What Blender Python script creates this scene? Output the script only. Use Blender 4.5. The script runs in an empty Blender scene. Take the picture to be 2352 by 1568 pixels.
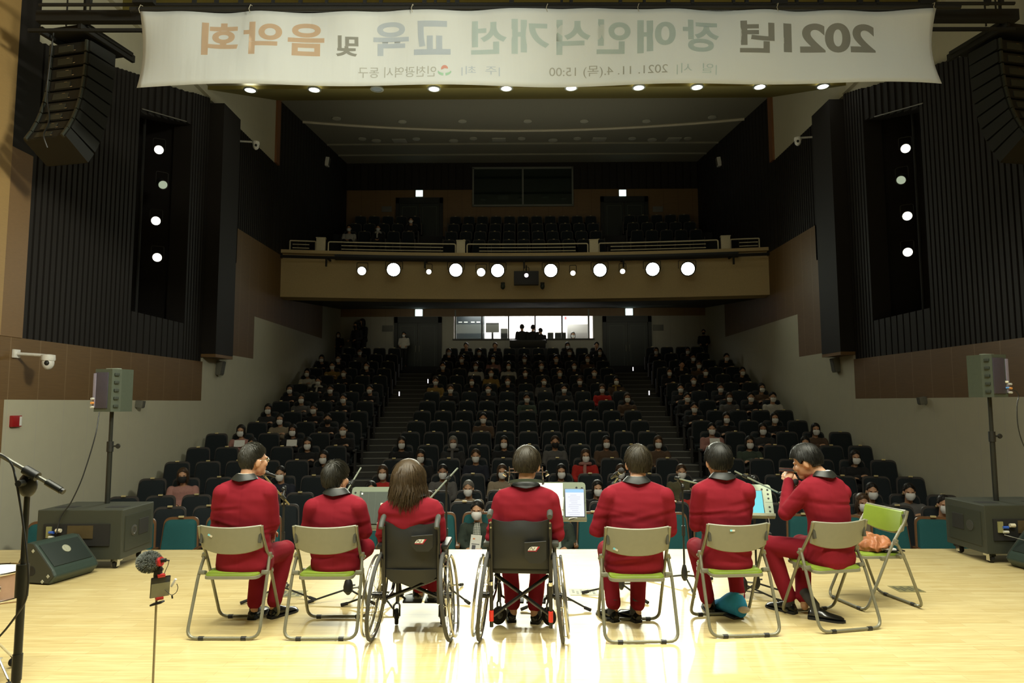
import bpy, bmesh, math, random
import numpy as np
from mathutils import Vector, Matrix, Euler, noise
R = math.radians
PI = math.pi
rnd = random.Random(7)
S = bpy.context.scene
COL = S.collection

# ------------------------------------------------------------------ camera
FPX = 1568.0
CAM = Vector((-.217, 0, 1.66))
CROT = Matrix.Rotation(R(.44), 4, 'Z') @ Matrix.Rotation(R(95.1), 4, 'X') @ Matrix.Rotation(-.003, 4, 'Z')
cd = bpy.data.cameras.new('camera')
cd.sensor_width = 36; cd.lens = 36 * FPX / 2352; cd.clip_start = .05; cd.clip_end = 200
cam = bpy.data.objects.new('camera', cd); COL.objects.link(cam)
cam.matrix_world = Matrix.Translation(CAM) @ CROT
S.camera = cam


def at(px, py, Y=None, Z=None, X=None):
    """point of the hall seen at a pixel of the 2352x1568 photograph, on the plane Y, Z or X"""
    d = CROT.to_3x3() @ Vector(((px - 1176) / FPX, (784 - py) / FPX, -1))
    t = (Y - CAM.y) / d.y if Y is not None else (Z - CAM.z) / d.z if Z is not None else (X - CAM.x) / d.x
    return CAM + d * t


# ------------------------------------------------------------------ world, exposure, main lights
w = bpy.data.worlds.new('world'); S.world = w; w.use_nodes = True
w.node_tree.nodes['Background'].inputs[0].default_value = (.8, 1, .6, 1)
w.node_tree.nodes['Background'].inputs[1].default_value = .004
S.view_settings.view_transform = 'Standard'
S.view_settings.look = 'None'
S.view_settings.gamma = 1
S.view_settings.exposure = 0
S.cycles.use_denoising = True
S.cycles.max_bounces = 6
S.cycles.diffuse_bounces = 3
S.cycles.glossy_bounces = 3
S.cycles.transparent_max_bounces = 8
S.cycles.sample_clamp_indirect = 4


def lamp(name, kind, loc, target, power, color, **kw):
    l = bpy.data.lights.new(name, kind); l.energy = power; l.color = color
    for k, v in kw.items(): setattr(l, k, v)
    o = bpy.data.objects.new(name, l); COL.objects.link(o); o.location = loc
    o.rotation_euler = (Vector(target) - Vector(loc)).to_track_quat('-Z', 'Y').to_euler()
    return o


WARM = (1, .985, .80)
# rows of border lamps over the stage, above the frame
lamp('border_light_rear', 'AREA', (0, 1.6, 6.6), (0, 4.6, 0), 265, WARM, shape='RECTANGLE', size=9, size_y=.5, spread=R(110))
lamp('border_light_front', 'AREA', (0, 4.6, 6.9), (0, 4.9, 0), 290, WARM, shape='RECTANGLE', size=9, size_y=.5, spread=R(105))
# unseen fill lamps added over stage and hall, not fittings of the building
lamp('stage_fill', 'AREA', (0, 3.2, 7.6), (0, 6.4, 0), 150, WARM, shape='RECTANGLE', size=10, size_y=3)  # added wide fill that lifts the walls, ceiling and banner
lamp('left_column_fill', 'AREA', (3.5, 3.0, 6.6), (-7.3, 7.6, 4.6), 140, WARM, shape='RECTANGLE', size=1.2, size_y=.8, spread=R(70))  # added fill aimed at the left wood column and near wall
lamp('rear_ceiling_fill', 'AREA', (0, 21, 8.0), (0, 22, 12), 27, (1, .96, .72), shape='RECTANGLE', size=9, size_y=3)  # added upward fill for the rear ceiling, no cove lamp there
lamp('soffit_fill', 'AREA', (0, 15.2, 6.8), (0, 16.5, 12), 48, (1, .96, .72), shape='RECTANGLE', size=9, size_y=1)  # added upward fill for the sloping soffit and upper side walls
lamp('front_ceiling_fill', 'AREA', (0, 10.3, 6.9), (0, 10.3, 12), 16, (1, .96, .72), shape='RECTANGLE', size=10, size_y=1)  # added upward fill for the ceiling behind the battens
lamp('rear_wall_fill', 'AREA', (0, 24.6, 4.9), (0, 27.2, 4.4), 9, (1, .96, .72), shape='RECTANGLE', size=11, size_y=.4, spread=R(110))  # added fill that brightens the rear wall of the stalls
lamp('stalls_fill', 'AREA', (0, 17, 8.2), (0, 17, 0), 24, (1, .95, .7), shape='RECTANGLE', size=10, size_y=10)  # added weak fill that sets the dark level of the audience

# ------------------------------------------------------------------ materials
MATS = {}


def mat(name, col, rough=.6, metal=0, noise_amt=.12, nscale=30, bump=0, emit=None, estr=0, spec=.5, stretch=None, sheen=0, coat=0):
    if name in MATS: return MATS[name]
    m = bpy.data.materials.new(name); m.use_nodes = True
    nt = m.node_tree; b = nt.nodes['Principled BSDF']
    b.inputs['Roughness'].default_value = rough; b.inputs['Metallic'].default_value = metal
    b.inputs['Specular IOR Level'].default_value = spec
    b.inputs['Coat Weight'].default_value = coat
    if sheen: b.inputs['Sheen Weight'].default_value = sheen
    c = (*col, 1)
    tc = nt.nodes.new('ShaderNodeTexCoord'); mp = nt.nodes.new('ShaderNodeMapping')
    nt.links.new(tc.outputs['Object'], mp.inputs[0])
    if stretch: mp.inputs['Scale'].default_value = stretch
    n = nt.nodes.new('ShaderNodeTexNoise'); n.inputs['Scale'].default_value = nscale; n.inputs['Detail'].default_value = 4
    nt.links.new(mp.outputs[0], n.inputs[0])
    mx = nt.nodes.new('ShaderNodeMix'); mx.data_type = 'RGBA'
    k = noise_amt
    mx.inputs[6].default_value = (*[max(0, v * (1 - k)) for v in col], 1)
    mx.inputs[7].default_value = (*[min(1, v * (1 + k)) for v in col], 1)
    nt.links.new(n.outputs[0], mx.inputs[0]); nt.links.new(mx.outputs[2], b.inputs['Base Color'])
    if bump:
        bp = nt.nodes.new('ShaderNodeBump'); bp.inputs['Strength'].default_value = bump; bp.inputs['Distance'].default_value = .01
        nt.links.new(n.outputs[0], bp.inputs['Height']); nt.links.new(bp.outputs[0], b.inputs['Normal'])
    if emit:
        b.inputs['Emission Color'].default_value = (*emit, 1); b.inputs['Emission Strength'].default_value = estr
    MATS[name] = m
    return m


def mat_floor():
    m = bpy.data.materials.new('stage_boards'); m.use_nodes = True; nt = m.node_tree; b = nt.nodes['Principled BSDF']
    tc = nt.nodes.new('ShaderNodeTexCoord')
    br = nt.nodes.new('ShaderNodeTexBrick'); br.offset = .37; br.offset_frequency = 2
    br.inputs['Scale'].default_value = 1; br.inputs['Brick Width'].default_value = .62; br.inputs['Row Height'].default_value = .07
    br.inputs['Mortar Size'].default_value = .0012; br.inputs['Bias'].default_value = -.1
    br.inputs['Color1'].default_value = (.67, .54, .25, 1); br.inputs['Color2'].default_value = (.75, .63, .32, 1); br.inputs['Mortar'].default_value = (.5, .38, .18, 1)
    nt.links.new(tc.outputs['Object'], br.inputs[0])
    mp = nt.nodes.new('ShaderNodeMapping'); mp.inputs['Scale'].default_value = (2.2, 26, 1); nt.links.new(tc.outputs['Object'], mp.inputs[0])
    n = nt.nodes.new('ShaderNodeTexNoise'); n.inputs['Scale'].default_value = 1.6; n.inputs['Detail'].default_value = 5; nt.links.new(mp.outputs[0], n.inputs[0])
    cr = nt.nodes.new('ShaderNodeValToRGB'); cr.color_ramp.elements[0].position = .35; cr.color_ramp.elements[0].color = (.70, .62, .5, 1)
    cr.color_ramp.elements[1].position = .62; cr.color_ramp.elements[1].color = (1, 1, 1, 1); nt.links.new(n.outputs[0], cr.inputs[0])
    mx = nt.nodes.new('ShaderNodeMix'); mx.data_type = 'RGBA'; mx.blend_type = 'MULTIPLY'; mx.inputs[0].default_value = .5
    nt.links.new(br.outputs[0], mx.inputs[6]); nt.links.new(cr.outputs[0], mx.inputs[7]); nt.links.new(mx.outputs[2], b.inputs['Base Color'])
    b.inputs['Roughness'].default_value = .36; b.inputs['Coat Weight'].default_value = .42; b.inputs['Coat Roughness'].default_value = .11
    n2 = nt.nodes.new('ShaderNodeTexNoise'); n2.inputs['Scale'].default_value = 3; nt.links.new(tc.outputs['Object'], n2.inputs[0])
    bp = nt.nodes.new('ShaderNodeBump'); bp.inputs['Strength'].default_value = .06; bp.inputs['Distance'].default_value = .01
    nt.links.new(n2.outputs[0], bp.inputs['Height']); nt.links.new(bp.outputs[0], b.inputs['Normal'])
    return m


def mat_panel(name, col, axis_scale, seam, amt=.35, rough=.6, period=.6):
    """wall cladding with thin vertical joints every `period` metres along Y (axis 1) or X (axis 0)"""
    m = bpy.data.materials.new(name); m.use_nodes = True; nt = m.node_tree; b = nt.nodes['Principled BSDF']
    tc = nt.nodes.new('ShaderNodeTexCoord'); sp = nt.nodes.new('ShaderNodeSeparateXYZ'); nt.links.new(tc.outputs['Object'], sp.inputs[0])
    a = nt.nodes.new('ShaderNodeMath'); a.operation = 'MULTIPLY_ADD'; a.inputs[1].default_value = 1 / period; a.inputs[2].default_value = .18 + 50
    nt.links.new(sp.outputs[axis_scale], a.inputs[0])
    f = nt.nodes.new('ShaderNodeMath'); f.operation = 'FRACT'; nt.links.new(a.outputs[0], f.inputs[0])
    lt = nt.nodes.new('ShaderNodeMath'); lt.operation = 'LESS_THAN'; lt.inputs[1].default_value = .022; nt.links.new(f.outputs[0], lt.inputs[0])
    mp = nt.nodes.new('ShaderNodeMapping'); mp.inputs['Scale'].default_value = (2, 2, 40) if amt > .2 else (3, 3, 3); nt.links.new(tc.outputs['Object'], mp.inputs[0])
    n = nt.nodes.new('ShaderNodeTexNoise'); n.inputs['Scale'].default_value = 1.5; n.inputs['Detail'].default_value = 4; nt.links.new(mp.outputs[0], n.inputs[0])
    mx = nt.nodes.new('ShaderNodeMix'); mx.data_type = 'RGBA'
    mx.inputs[6].default_value = (*[v * (1 - amt) for v in col], 1); mx.inputs[7].default_value = (*[v * (1 + amt) for v in col], 1)
    nt.links.new(n.outputs[0], mx.inputs[0])
    m2 = nt.nodes.new('ShaderNodeMix'); m2.data_type = 'RGBA'; m2.inputs[7].default_value = (*seam, 1)
    nt.links.new(lt.outputs[0], m2.inputs[0]); nt.links.new(mx.outputs[2], m2.inputs[6]); nt.links.new(m2.outputs[2], b.inputs['Base Color'])
    b.inputs['Roughness'].default_value = rough
    MATS[name] = m
    return m


def mat_banner(name='banner_cloth', c=(.84, .86, .85)):
    if name in MATS: return MATS[name]
    m = bpy.data.materials.new(name); MATS[name] = m; m.use_nodes = True; nt = m.node_tree
    out = nt.nodes['Material Output']; b = nt.nodes['Principled BSDF']
    b.inputs['Base Color'].default_value = (*c, 1); b.inputs['Roughness'].default_value = .7
    t = nt.nodes.new('ShaderNodeBsdfTranslucent'); t.inputs[0].default_value = (*c, 1)
    mx = nt.nodes.new('ShaderNodeMixShader'); mx.inputs[0].default_value = .5
    tc = nt.nodes.new('ShaderNodeTexCoord'); n = nt.nodes.new('ShaderNodeTexNoise'); n.inputs['Scale'].default_value = 3
    mp = nt.nodes.new('ShaderNodeMapping'); mp.inputs['Scale'].default_value = (3, 1, .3); nt.links.new(tc.outputs['Object'], mp.inputs[0]); nt.links.new(mp.outputs[0], n.inputs[0])
    bp = nt.nodes.new('ShaderNodeBump'); bp.inputs['Strength'].default_value = .25; bp.inputs['Distance'].default_value = .03
    nt.links.new(n.outputs[0], bp.inputs['Height']); nt.links.new(bp.outputs[0], b.inputs['Normal'])
    nt.links.new(b.outputs[0], mx.inputs[1]); nt.links.new(t.outputs[0], mx.inputs[2]); nt.links.new(mx.outputs[0], out.inputs[0])
    return m


def mat_glass(name, tint, refl=.06):
    m = bpy.data.materials.new(name); m.use_nodes = True; nt = m.node_tree
    nt.nodes.remove(nt.nodes['Principled BSDF']); out = nt.nodes['Material Output']
    a = nt.nodes.new('ShaderNodeBsdfTransparent'); a.inputs[0].default_value = (*tint, 1)
    g = nt.nodes.new('ShaderNodeBsdfGlossy'); g.inputs['Roughness'].default_value = .05
    mx = nt.nodes.new('ShaderNodeMixShader'); mx.inputs[0].default_value = refl
    nt.links.new(a.outputs[0], mx.inputs[1]); nt.links.new(g.outputs[0], mx.inputs[2]); nt.links.new(mx.outputs[0], out.inputs[0])
    MATS[name] = m
    return m


def glow(name, col, strength):
    if name in MATS: return MATS[name]
    m = bpy.data.materials.new(name); m.use_nodes = True; nt = m.node_tree
    nt.nodes.remove(nt.nodes['Principled BSDF']); e = nt.nodes.new('ShaderNodeEmission')
    e.inputs[0].default_value = (*col, 1); e.inputs[1].default_value = strength
    nt.links.new(e.outputs[0], nt.nodes['Material Output'].inputs[0]); MATS[name] = m
    return m


# ------------------------------------------------------------------ mesh builder
def frame(d, up=(0, 0, 1)):
    d = Vector(d).normalized(); u = Vector(up)
    if abs(d.dot(u)) > .98: u = Vector((0, 1, 0))
    x = u.cross(d).normalized()
    if x.length < 1e-6: x = Vector((1, 0, 0))
    return x, d.cross(x).normalized(), d


class MB:
    def __init__(s): s.v = []; s.f = []; s.mi = []; s.cur = 0
    def m(s, i): s.cur = i; return s
    def add(s, vs, fs, M=None):
        o = len(s.v)
        for p in vs: s.v.append(tuple(M @ Vector(p)) if M is not None else tuple(p))
        for f in fs: s.f.append([o + i for i in f]); s.mi.append(s.cur)
        return s
    def box(s, c, size, rot=None, bev=0, M=None):
        T = Matrix.Translation(c)
        if rot: T = T @ Euler(rot).to_matrix().to_4x4()
        if M is not None: T = M @ T
        h = [v / 2 for v in size]
        b = min(bev, min(h) * .95)
        if b <= 0:
            vs = [(x * h[0], y * h[1], z * h[2]) for x in (-1, 1) for y in (-1, 1) for z in (-1, 1)]
            return s.add(vs, [(0, 1, 3, 2), (4, 6, 7, 5), (0, 4, 5, 1), (2, 3, 7, 6), (0, 2, 6, 4), (1, 5, 7, 3)], T)
        bm = bmesh.new(); bmesh.ops.create_cube(bm, size=1)
        for v in bm.verts: v.co = Vector((v.co.x * size[0], v.co.y * size[1], v.co.z * size[2]))
        bmesh.ops.bevel(bm, geom=bm.edges[:], offset=b, segments=2, affect='EDGES', profile=.6)
        bm.verts.index_update(); s.add([v.co.copy() for v in bm.verts], [[v.index for v in f.verts] for f in bm.faces], T); bm.free()
        return s
    def loft(s, rings, closed=False, caps=True, M=None):
        n = len(rings[0]); vs = [p for r in rings for p in r]; fs = []
        m = len(rings)
        for i in range(m if closed else m - 1):
            a = i * n; b = ((i + 1) % m) * n
            for j in range(n): fs.append((a + j, a + (j + 1) % n, b + (j + 1) % n, b + j))
        if caps and not closed: fs.append(tuple(range(n - 1, -1, -1))); fs.append(tuple((m - 1) * n + j for j in range(n)))
        return s.add(vs, fs, M)
    def tube(s, pts, r, n=8, closed=False, caps=True, M=None, flat=1):
        pts = [Vector(p) for p in pts]; k = len(pts); rr = r if isinstance(r, (list, tuple)) else [r] * k
        rings = []; px = None
        for i, p in enumerate(pts):
            if closed: d = pts[(i + 1) % k] - pts[i - 1]
            else: d = pts[min(i + 1, k - 1)] - pts[max(i - 1, 0)]
            d.normalize()
            if px is None: x, y, _ = frame(d)
            else:
                x = px - d * px.dot(d)
                if x.length < 1e-5: x, y, _ = frame(d)
                x.normalize(); y = d.cross(x)
            px = x
            rings.append([p + x * (math.cos(2 * PI * j / n) * rr[i]) + y * (math.sin(2 * PI * j / n) * rr[i] * flat) for j in range(n)])
        return s.loft(rings, closed, caps, M)
    def ell(s, c, r, n=16, m=10, rot=None, M=None):
        T = Matrix.Translation(c)
        if rot is not None: T = T @ (rot if isinstance(rot, Matrix) else Euler(rot).to_matrix()).to_4x4()
        if M is not None: T = M @ T
        vs = [(0, 0, r[2])]; fs = []
        for i in range(1, m):
            t = PI * i / m
            for j in range(n):
                a = 2 * PI * j / n; vs.append((r[0] * math.sin(t) * math.cos(a), r[1] * math.sin(t) * math.sin(a), r[2] * math.cos(t)))
        vs.append((0, 0, -r[2])); L = len(vs) - 1
        for j in range(n):
            fs.append((0, 1 + j, 1 + (j + 1) % n)); o = 1 + (m - 2) * n; fs.append((L, o + (j + 1) % n, o + j))
        for i in range(m - 2):
            for j in range(n):
                a = 1 + i * n; fs.append((a + j, a + n + j, a + n + (j + 1) % n, a + (j + 1) % n))
        return s.add(vs, fs, T)
    def lathe(s, prof, n=20, M=None, caps=True):
        rings = [[Vector((r * math.cos(2 * PI * j / n), r * math.sin(2 * PI * j / n), z)) for j in range(n)] for r, z in prof]
        return s.loft(rings, False, caps, M)
    def prism(s, poly, depth, M=None):
        """poly in the XY plane extruded from z=0 to z=depth"""
        n = len(poly)
        vs = [(x, y, 0) for x, y in poly] + [(x, y, depth) for x, y in poly]
        fs = [tuple(range(n - 1, -1, -1)), tuple(range(n, 2 * n))] + [(i, (i + 1) % n, n + (i + 1) % n, n + i) for i in range(n)]
        return s.add(vs, fs, M)
    def quad(s, a, b, c, d): return s.add([a, b, c, d], [(0, 1, 2, 3)])
    def mesh(s, name, mats, smooth=True, fix=True):
        me = bpy.data.meshes.new(name); me.from_pydata(s.v, [], s.f)
        for m in (mats if isinstance(mats, (list, tuple)) else [mats]): me.materials.append(m)
        me.polygons.foreach_set('material_index', s.mi)
        if fix:
            bm = bmesh.new(); bm.from_mesh(me); bmesh.ops.recalc_face_normals(bm, faces=bm.faces[:]); bm.to_mesh(me); bm.free()
        if smooth: soft(me)
        me.update()
        return me
    def build(s, name, mats, parent=None, smooth=True, fix=True):
        return link(name, s.mesh(name, mats, smooth, fix), parent)


def soft(me, ang=38):
    me.polygons.foreach_set('use_smooth', [True] * len(me.polygons))
    me.set_sharp_from_angle(angle=R(ang))


def link(name, me, parent=None):
    o = bpy.data.objects.new(name, me); COL.objects.link(o)
    if parent: o.parent = parent
    return o


def tag(o, label, cat, group=None):
    o['label'] = label; o['category'] = cat
    if group: o['group'] = group
    return o


def thing(name, label, cat, loc=(0, 0, 0), rz=0, group=None):
    o = bpy.data.objects.new(name, None); COL.objects.link(o); o.empty_display_size = .1
    o.location = loc; o.rotation_euler = (0, 0, rz)
    return tag(o, label, cat, group)


def struct(o): o['kind'] = 'structure'; return o


def dup(root, loc=None, rz=None, label=None, group=None):
    c = root.copy(); COL.objects.link(c)
    if loc is not None: c.location = loc
    if rz is not None: c.rotation_euler = (0, 0, rz)
    if label: c['label'] = label
    if group: c['group'] = group
    for ch in list(root.children):
        k = ch.copy(); COL.objects.link(k); k.parent = c
        for g in list(ch.children):
            q = g.copy(); COL.objects.link(q); q.parent = k
    return c


BENCH = bpy.data.scenes.new('bench')       # a scratch scene where modifiers are applied; removed at the end


def evaluated(o):
    vl = BENCH.view_layers[0]; vl.update()
    return bpy.data.meshes.new_from_object(o.evaluated_get(vl.depsgraph))


def remesh(me, voxel, smooth=3, fac=.5):
    o = bpy.data.objects.new('tmp', me); BENCH.collection.objects.link(o)
    m = o.modifiers.new('r', 'REMESH'); m.mode = 'VOXEL'; m.voxel_size = voxel; m.use_smooth_shade = True
    if smooth:
        k = o.modifiers.new('s', 'SMOOTH'); k.iterations = smooth; k.factor = fac
    r = evaluated(o); bpy.data.objects.remove(o)
    r.polygons.foreach_set('use_smooth', [True] * len(r.polygons))
    return r


def text_mesh(body, bold=0.0):
    cu = bpy.data.curves.new('t', 'FONT'); cu.body = body; cu.offset = bold; cu.resolution_u = 8
    o = bpy.data.objects.new('t', cu); BENCH.collection.objects.link(o)
    me = evaluated(o); bpy.data.objects.remove(o)
    xs = [v.co.x for v in me.vertices]; ys = [v.co.y for v in me.vertices]
    x0, x1, y0, y1 = min(xs), max(xs), min(ys), max(ys)
    for v in me.vertices: v.co = Vector(((v.co.x - x0) / (x1 - x0), (v.co.y - y0) / (y1 - y0), 0))
    return me


def text_on(name, body, M, w, h, m, parent, bold=0.0):
    """lettering filling a w x h rectangle whose lower left corner is M's origin"""
    me = text_mesh(body, bold)
    me.transform(M @ Matrix.Diagonal((w, h, 1, 1))); me.materials.clear(); me.materials.append(m)
    return link(name, me, parent)


def arc(c, r, a0, a1, n, plane='xz'):
    out = []
    for i in range(n + 1):
        a = a0 + (a1 - a0) * i / n; x, y = r * math.cos(a), r * math.sin(a)
        out.append(Vector(c) + (Vector((x, 0, y)) if plane == 'xz' else Vector((0, x, y)) if plane == 'yz' else Vector((x, y, 0))))
    return out


def fillet(pts, rad, n=5):
    """round the inner corners of a polyline"""
    pts = [Vector(p) for p in pts]; out = [pts[0]]
    for i in range(1, len(pts) - 1):
        a = (pts[i - 1] - pts[i]); b = (pts[i + 1] - pts[i]); k = min(rad, a.length * .49, b.length * .49)
        p, q = pts[i] + a.normalized() * k, pts[i] + b.normalized() * k
        for j in range(n + 1):
            t = j / n; out.append(p * (1 - t) ** 2 + pts[i] * 2 * t * (1 - t) + q * t * t)
    out.append(pts[-1])
    return out


# shared materials
BLACK = mat('black_plastic', (.012, .013, .012), .45)
MATT = mat('matt_black_paint', (.010, .010, .009), .7)
DGREEN = mat('dark_coated_metal', (.03, .034, .026), .5)
CHROME = mat('chrome', (.7, .7, .68), .15, 1, .02)
STEEL = mat('grey_metal', (.28, .27, .22), .35, .6)
RUBBER = mat('black_rubber', (.008, .008, .008), .8)
WHITE = mat('white_plastic', (.75, .75, .72), .45)
PAPER = mat('white_paper', (.82, .82, .78), .8)
# ------------------------------------------------------------------ the stage and the hall
WX = 7.33
RC = 20.0                       # rows of seats are arcs around (0, -RC)
FLOOR = mat_floor()
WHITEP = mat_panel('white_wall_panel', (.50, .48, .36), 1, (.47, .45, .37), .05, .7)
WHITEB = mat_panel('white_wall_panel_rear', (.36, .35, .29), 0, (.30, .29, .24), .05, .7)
BROWNP = mat_panel('brown_wood_panel', (.155, .088, .031), 1, (.24, .16, .08), .22, .55)
BROWNB = mat_panel('brown_wood_panel_rear', (.165, .10, .042), 0, (.11, .06, .03), .22, .55)
DARKS = mat('dark_wood_slat', (.0085, .006, .0045), .75, stretch=(8, 8, 1), noise_amt=.3)
LITWOOD = mat('pale_wood_veneer', (.36, .23, .085), .5, stretch=(2, 2, 22), noise_amt=.14, nscale=6)
MIDWOOD = mat('brown_wood_veneer', (.20, .115, .045), .5, stretch=(2, 2, 22), noise_amt=.14, nscale=6)
CEILM = mat('ceiling_plaster', (.30, .28, .19), .9)
CEILD = mat('ceiling_plaster_grey', (.24, .235, .19), .9)
OLIVE = mat('ochre_ceiling_board', (.19, .155, .032), .8)
TAN = mat('tan_balcony_board', (.54, .43, .24), .7)
CREAM = mat('cream_paint', (.62, .58, .43), .5)
CARPET = mat('dark_carpet', (.035, .034, .034), .95, bump=.2, nscale=200)
STEPM = mat('grey_step', (.085, .082, .07), .8)
DOORM = mat('dark_door', (.02, .026, .022), .5)


def sbox(name, x0, x1, y0, y1, z0, z1, m):
    b = MB().box(((x0 + x1) / 2, (y0 + y1) / 2, (z0 + z1) / 2), (x1 - x0, y1 - y0, z1 - z0))
    return struct(b.build(name, m, smooth=False))


sbox('floor', -9, 9, -3, 7.93, -.3, 0, FLOOR)
sbox('trim_1', -9, 9, 7.75, 7.93, -1.0, -.3, MIDWOOD)
# hall rows: distance of the row's seat tops, height of the tops
ROWS = [(10, .094), (11, .10), (12, .15), (13, .331), (14, .542), (15, .753), (16, .993), (17, 1.219), (18, 1.454), (19, 1.719),
        (20, 1.988), (21, 2.245), (22, 2.539), (23, 2.813), (24, 3.109), (25, 3.425), (26, 3.729)]
TOP = 1.02                      # seat top above its own floor


def arcslab(mb, r0, r1, x0, x1, z0, z1, n=18):
    """slab between two arcs around (0,-RC); x limits given on the outer arc"""
    rings = []
    for i in range(n + 1):
        x = x0 + (x1 - x0) * i / n
        def P(r, z): return Vector((x, math.sqrt(r * r - x * x) - RC, z))
        rings.append([P(r0, z0), P(r1, z0), P(r1, z1), P(r0, z1)])
    mb.loft(rings)


fl = MB(); fl.box((0, 9.3, -1.02), (15, 3.2, .1))
for k, (d, zt) in enumerate(ROWS):
    if k > 0: arcslab(fl, d + RC - .78, d + RC + (.24 if k < 16 else 1.6), -7.4, 7.4, -1.1, zt - TOP)
struct(fl.build('floor', CARPET, smooth=False))
for sx in (-1, 1):
    st = MB(); no = MB()
    for k in range(3, 17):
        d, zt = ROWS[k]; z0 = ROWS[k - 1][1] - TOP; z1 = zt - TOP
        for j, (zz, dy) in enumerate((((z0 + z1) / 2, -1.13), (z1 + .004, -.80))):
            xi = 2.85 + .035 * (d - 11); xo = 3.55 + .068 * (d - 11)
            a, b2 = (sx * xi, sx * xo) if sx > 0 else (sx * xo, sx * xi)
            arcslab(st, d + RC + dy, d + RC + dy + (.36 if j == 0 else .3), a, b2, z0 - .02, zz, 5)
            arcslab(no, d + RC + dy - .012, d + RC + dy + .03, a, b2, zz - .004, zz + .012, 5)
    o = struct(st.build('floor', STEPM, smooth=False))
    o2 = struct(no.build('trim_2', mat('pale_step_nosing', (.30, .29, .25), .5), smooth=False))


def ztop(y): return 7.542 + (y - 11.389) * .3037


for sx, side in ((-1, 'wall_left'), (1, 'wall_right')):
    def W(y0, y1, z0, z1, m, t=.4, out=0.0, name=side):
        a, b2 = WX - out, WX + t
        x0, x1 = (a, b2) if sx > 0 else (-b2, -a)
        return sbox(name, x0, x1, y0, y1, z0, z1, m)
    W(7.6, 15.35, -1.1, 1.72, WHITEP); W(15.35, 18.3, -1.1, 2.85, WHITEP); W(18.3, 24.7, -1.1, 4.0, WHITEP); W(24.7, 28.3, -1.1, 5.45, WHITEP)
    W(7.6, 15.3, 8.75, 11, WHITEP); W(15.3, 19.45, 8.7, 11.4, WHITEP)
    # white wall seen over the sloping top of the light bay
    W(9.7, 12.3, 6.9, 8.75, WHITEP, .4, -.1); W(12.3, 15.3, 7.87, 8.75, WHITEP, .4, -.1)
    W(7.6, 15.35, 1.72, 2.6, BROWNP); W(16.24, 18.3, 2.85, 6.1, BROWNP); W(18.3, 24.7, 4.0, 6.1, BROWNP); W(24.7, 28.3, 5.45, 6.1, BROWNP)
    W(-1, 9.27, 2.6, 12, LITWOOD, .4, .02); W(9.27, 9.7, 2.6, 5.28, MIDWOOD, .4, .01); W(9.27, 9.7, 5.28, 12, DARKS)
    W(-1, 7.6, -.3, 2.6, LITWOOD)
    # dark slatted cladding: one wall face with its slats
    sl = MB()
    def slats(y0, y1, z0, zf, pitch=.13, wd=.085, dp=.03, back=.4, out=0.0):
        n = max(1, round((y1 - y0) / pitch)); p = (y1 - y0) / n
        for i in range(n):
            a = y0 + i * p; zt = zf(a + p / 2) if callable(zf) else zf
            for (ya, yb, o) in ((a, a + p - .045, 0), (a + p - .045, a + p, dp)):
                x0, x1 = WX - out + o, WX + back
                sl.box((sx * (x0 + x1) / 2, (ya + yb) / 2, (z0 + zt) / 2), (x1 - x0, yb - ya, zt - z0))
    slats(9.7, 12.45, 2.6, ztop); slats(12.45, 14.45, 2.6, 3.36, .22)
    # head of the opening
    for i in range(16):
        a = 12.45 + i * .125; x0 = WX + (.03 if i % 2 else 0)
        zl = 7.17 + (a - 12.45) * .31
        sl.box((sx * (x0 + WX + .4) / 2, a + .0625, (zl + ztop(a)) / 2), (WX + .4 - x0, .125, ztop(a) - zl))
    slats(14.45, 15.3, 2.6, ztop); slats(16.24, 17.06, 5.2, 8.7); slats(17.06, 19.45, 6.1, 8.7)
    slats(19.45, 28.3, 6.1, 12.2, .3)
    sl.box((sx * (WX + 1.15), 13.4, 5.6), (.1, 2.6, 5.2))
    sl.box((sx * (WX + .75), 12.3, 5.6), (.8, .1, 5.2)); sl.box((sx * (WX + .75), 14.6, 5.6), (.8, .1, 5.2))
    struct(sl.build(side, DARKS, smooth=False))
    b = MB(); b.box((sx * (WX - .06), 15.77, 5.7), (.5, .94, 5.85)); struct(b.build(side, DARKS, smooth=False))
    b = MB(); b.box((sx * (WX - .06), 15.77, 2.735), (.5, .94, .07)); struct(b.build('trim_3', MIDWOOD, smooth=False))
    W(19.45, 19.72, 8.7, 10.9, mat('red_brown_trim', (.22, .10, .045), .5), .4, .06, 'trim_4')
    W(7.6, 9.42, -.1, 1.72, MIDWOOD, .4, .015, 'trim_5')

# ceilings
b = MB(); b.box((0, 11.3, 9.05), (15, 7.9, .2)); struct(b.build('ceiling', CEILM, smooth=False))
for y, z in ((8.9, 8.86), (10.2, 8.86), (11.7, 8.86)):
    sbox('ceiling', -7.4, 7.4, y, y + .35, z - .12, 8.96, OLIVE)
b = MB(); b.loft([[Vector((x, 15.1, 8.86)), Vector((x, 19.62, 10.66)), Vector((x, 19.62, 10.9)), Vector((x, 15.1, 9.1))] for x in (-7.4, 7.4)])
struct(b.build('ceiling', OLIVE, smooth=False))


def zc(y): return 10.72 + (y - 19.62) * (11.66 - 10.72) / 8.2


b = MB(); b.loft([[Vector((x, 19.62, zc(19.62))), Vector((x, 28.3, zc(28.3))), Vector((x, 28.3, 12.6)), Vector((x, 19.62, 11.6))] for x in (-7.6, 7.6)])
struct(b.build('ceiling', CEILD, smooth=False))
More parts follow.
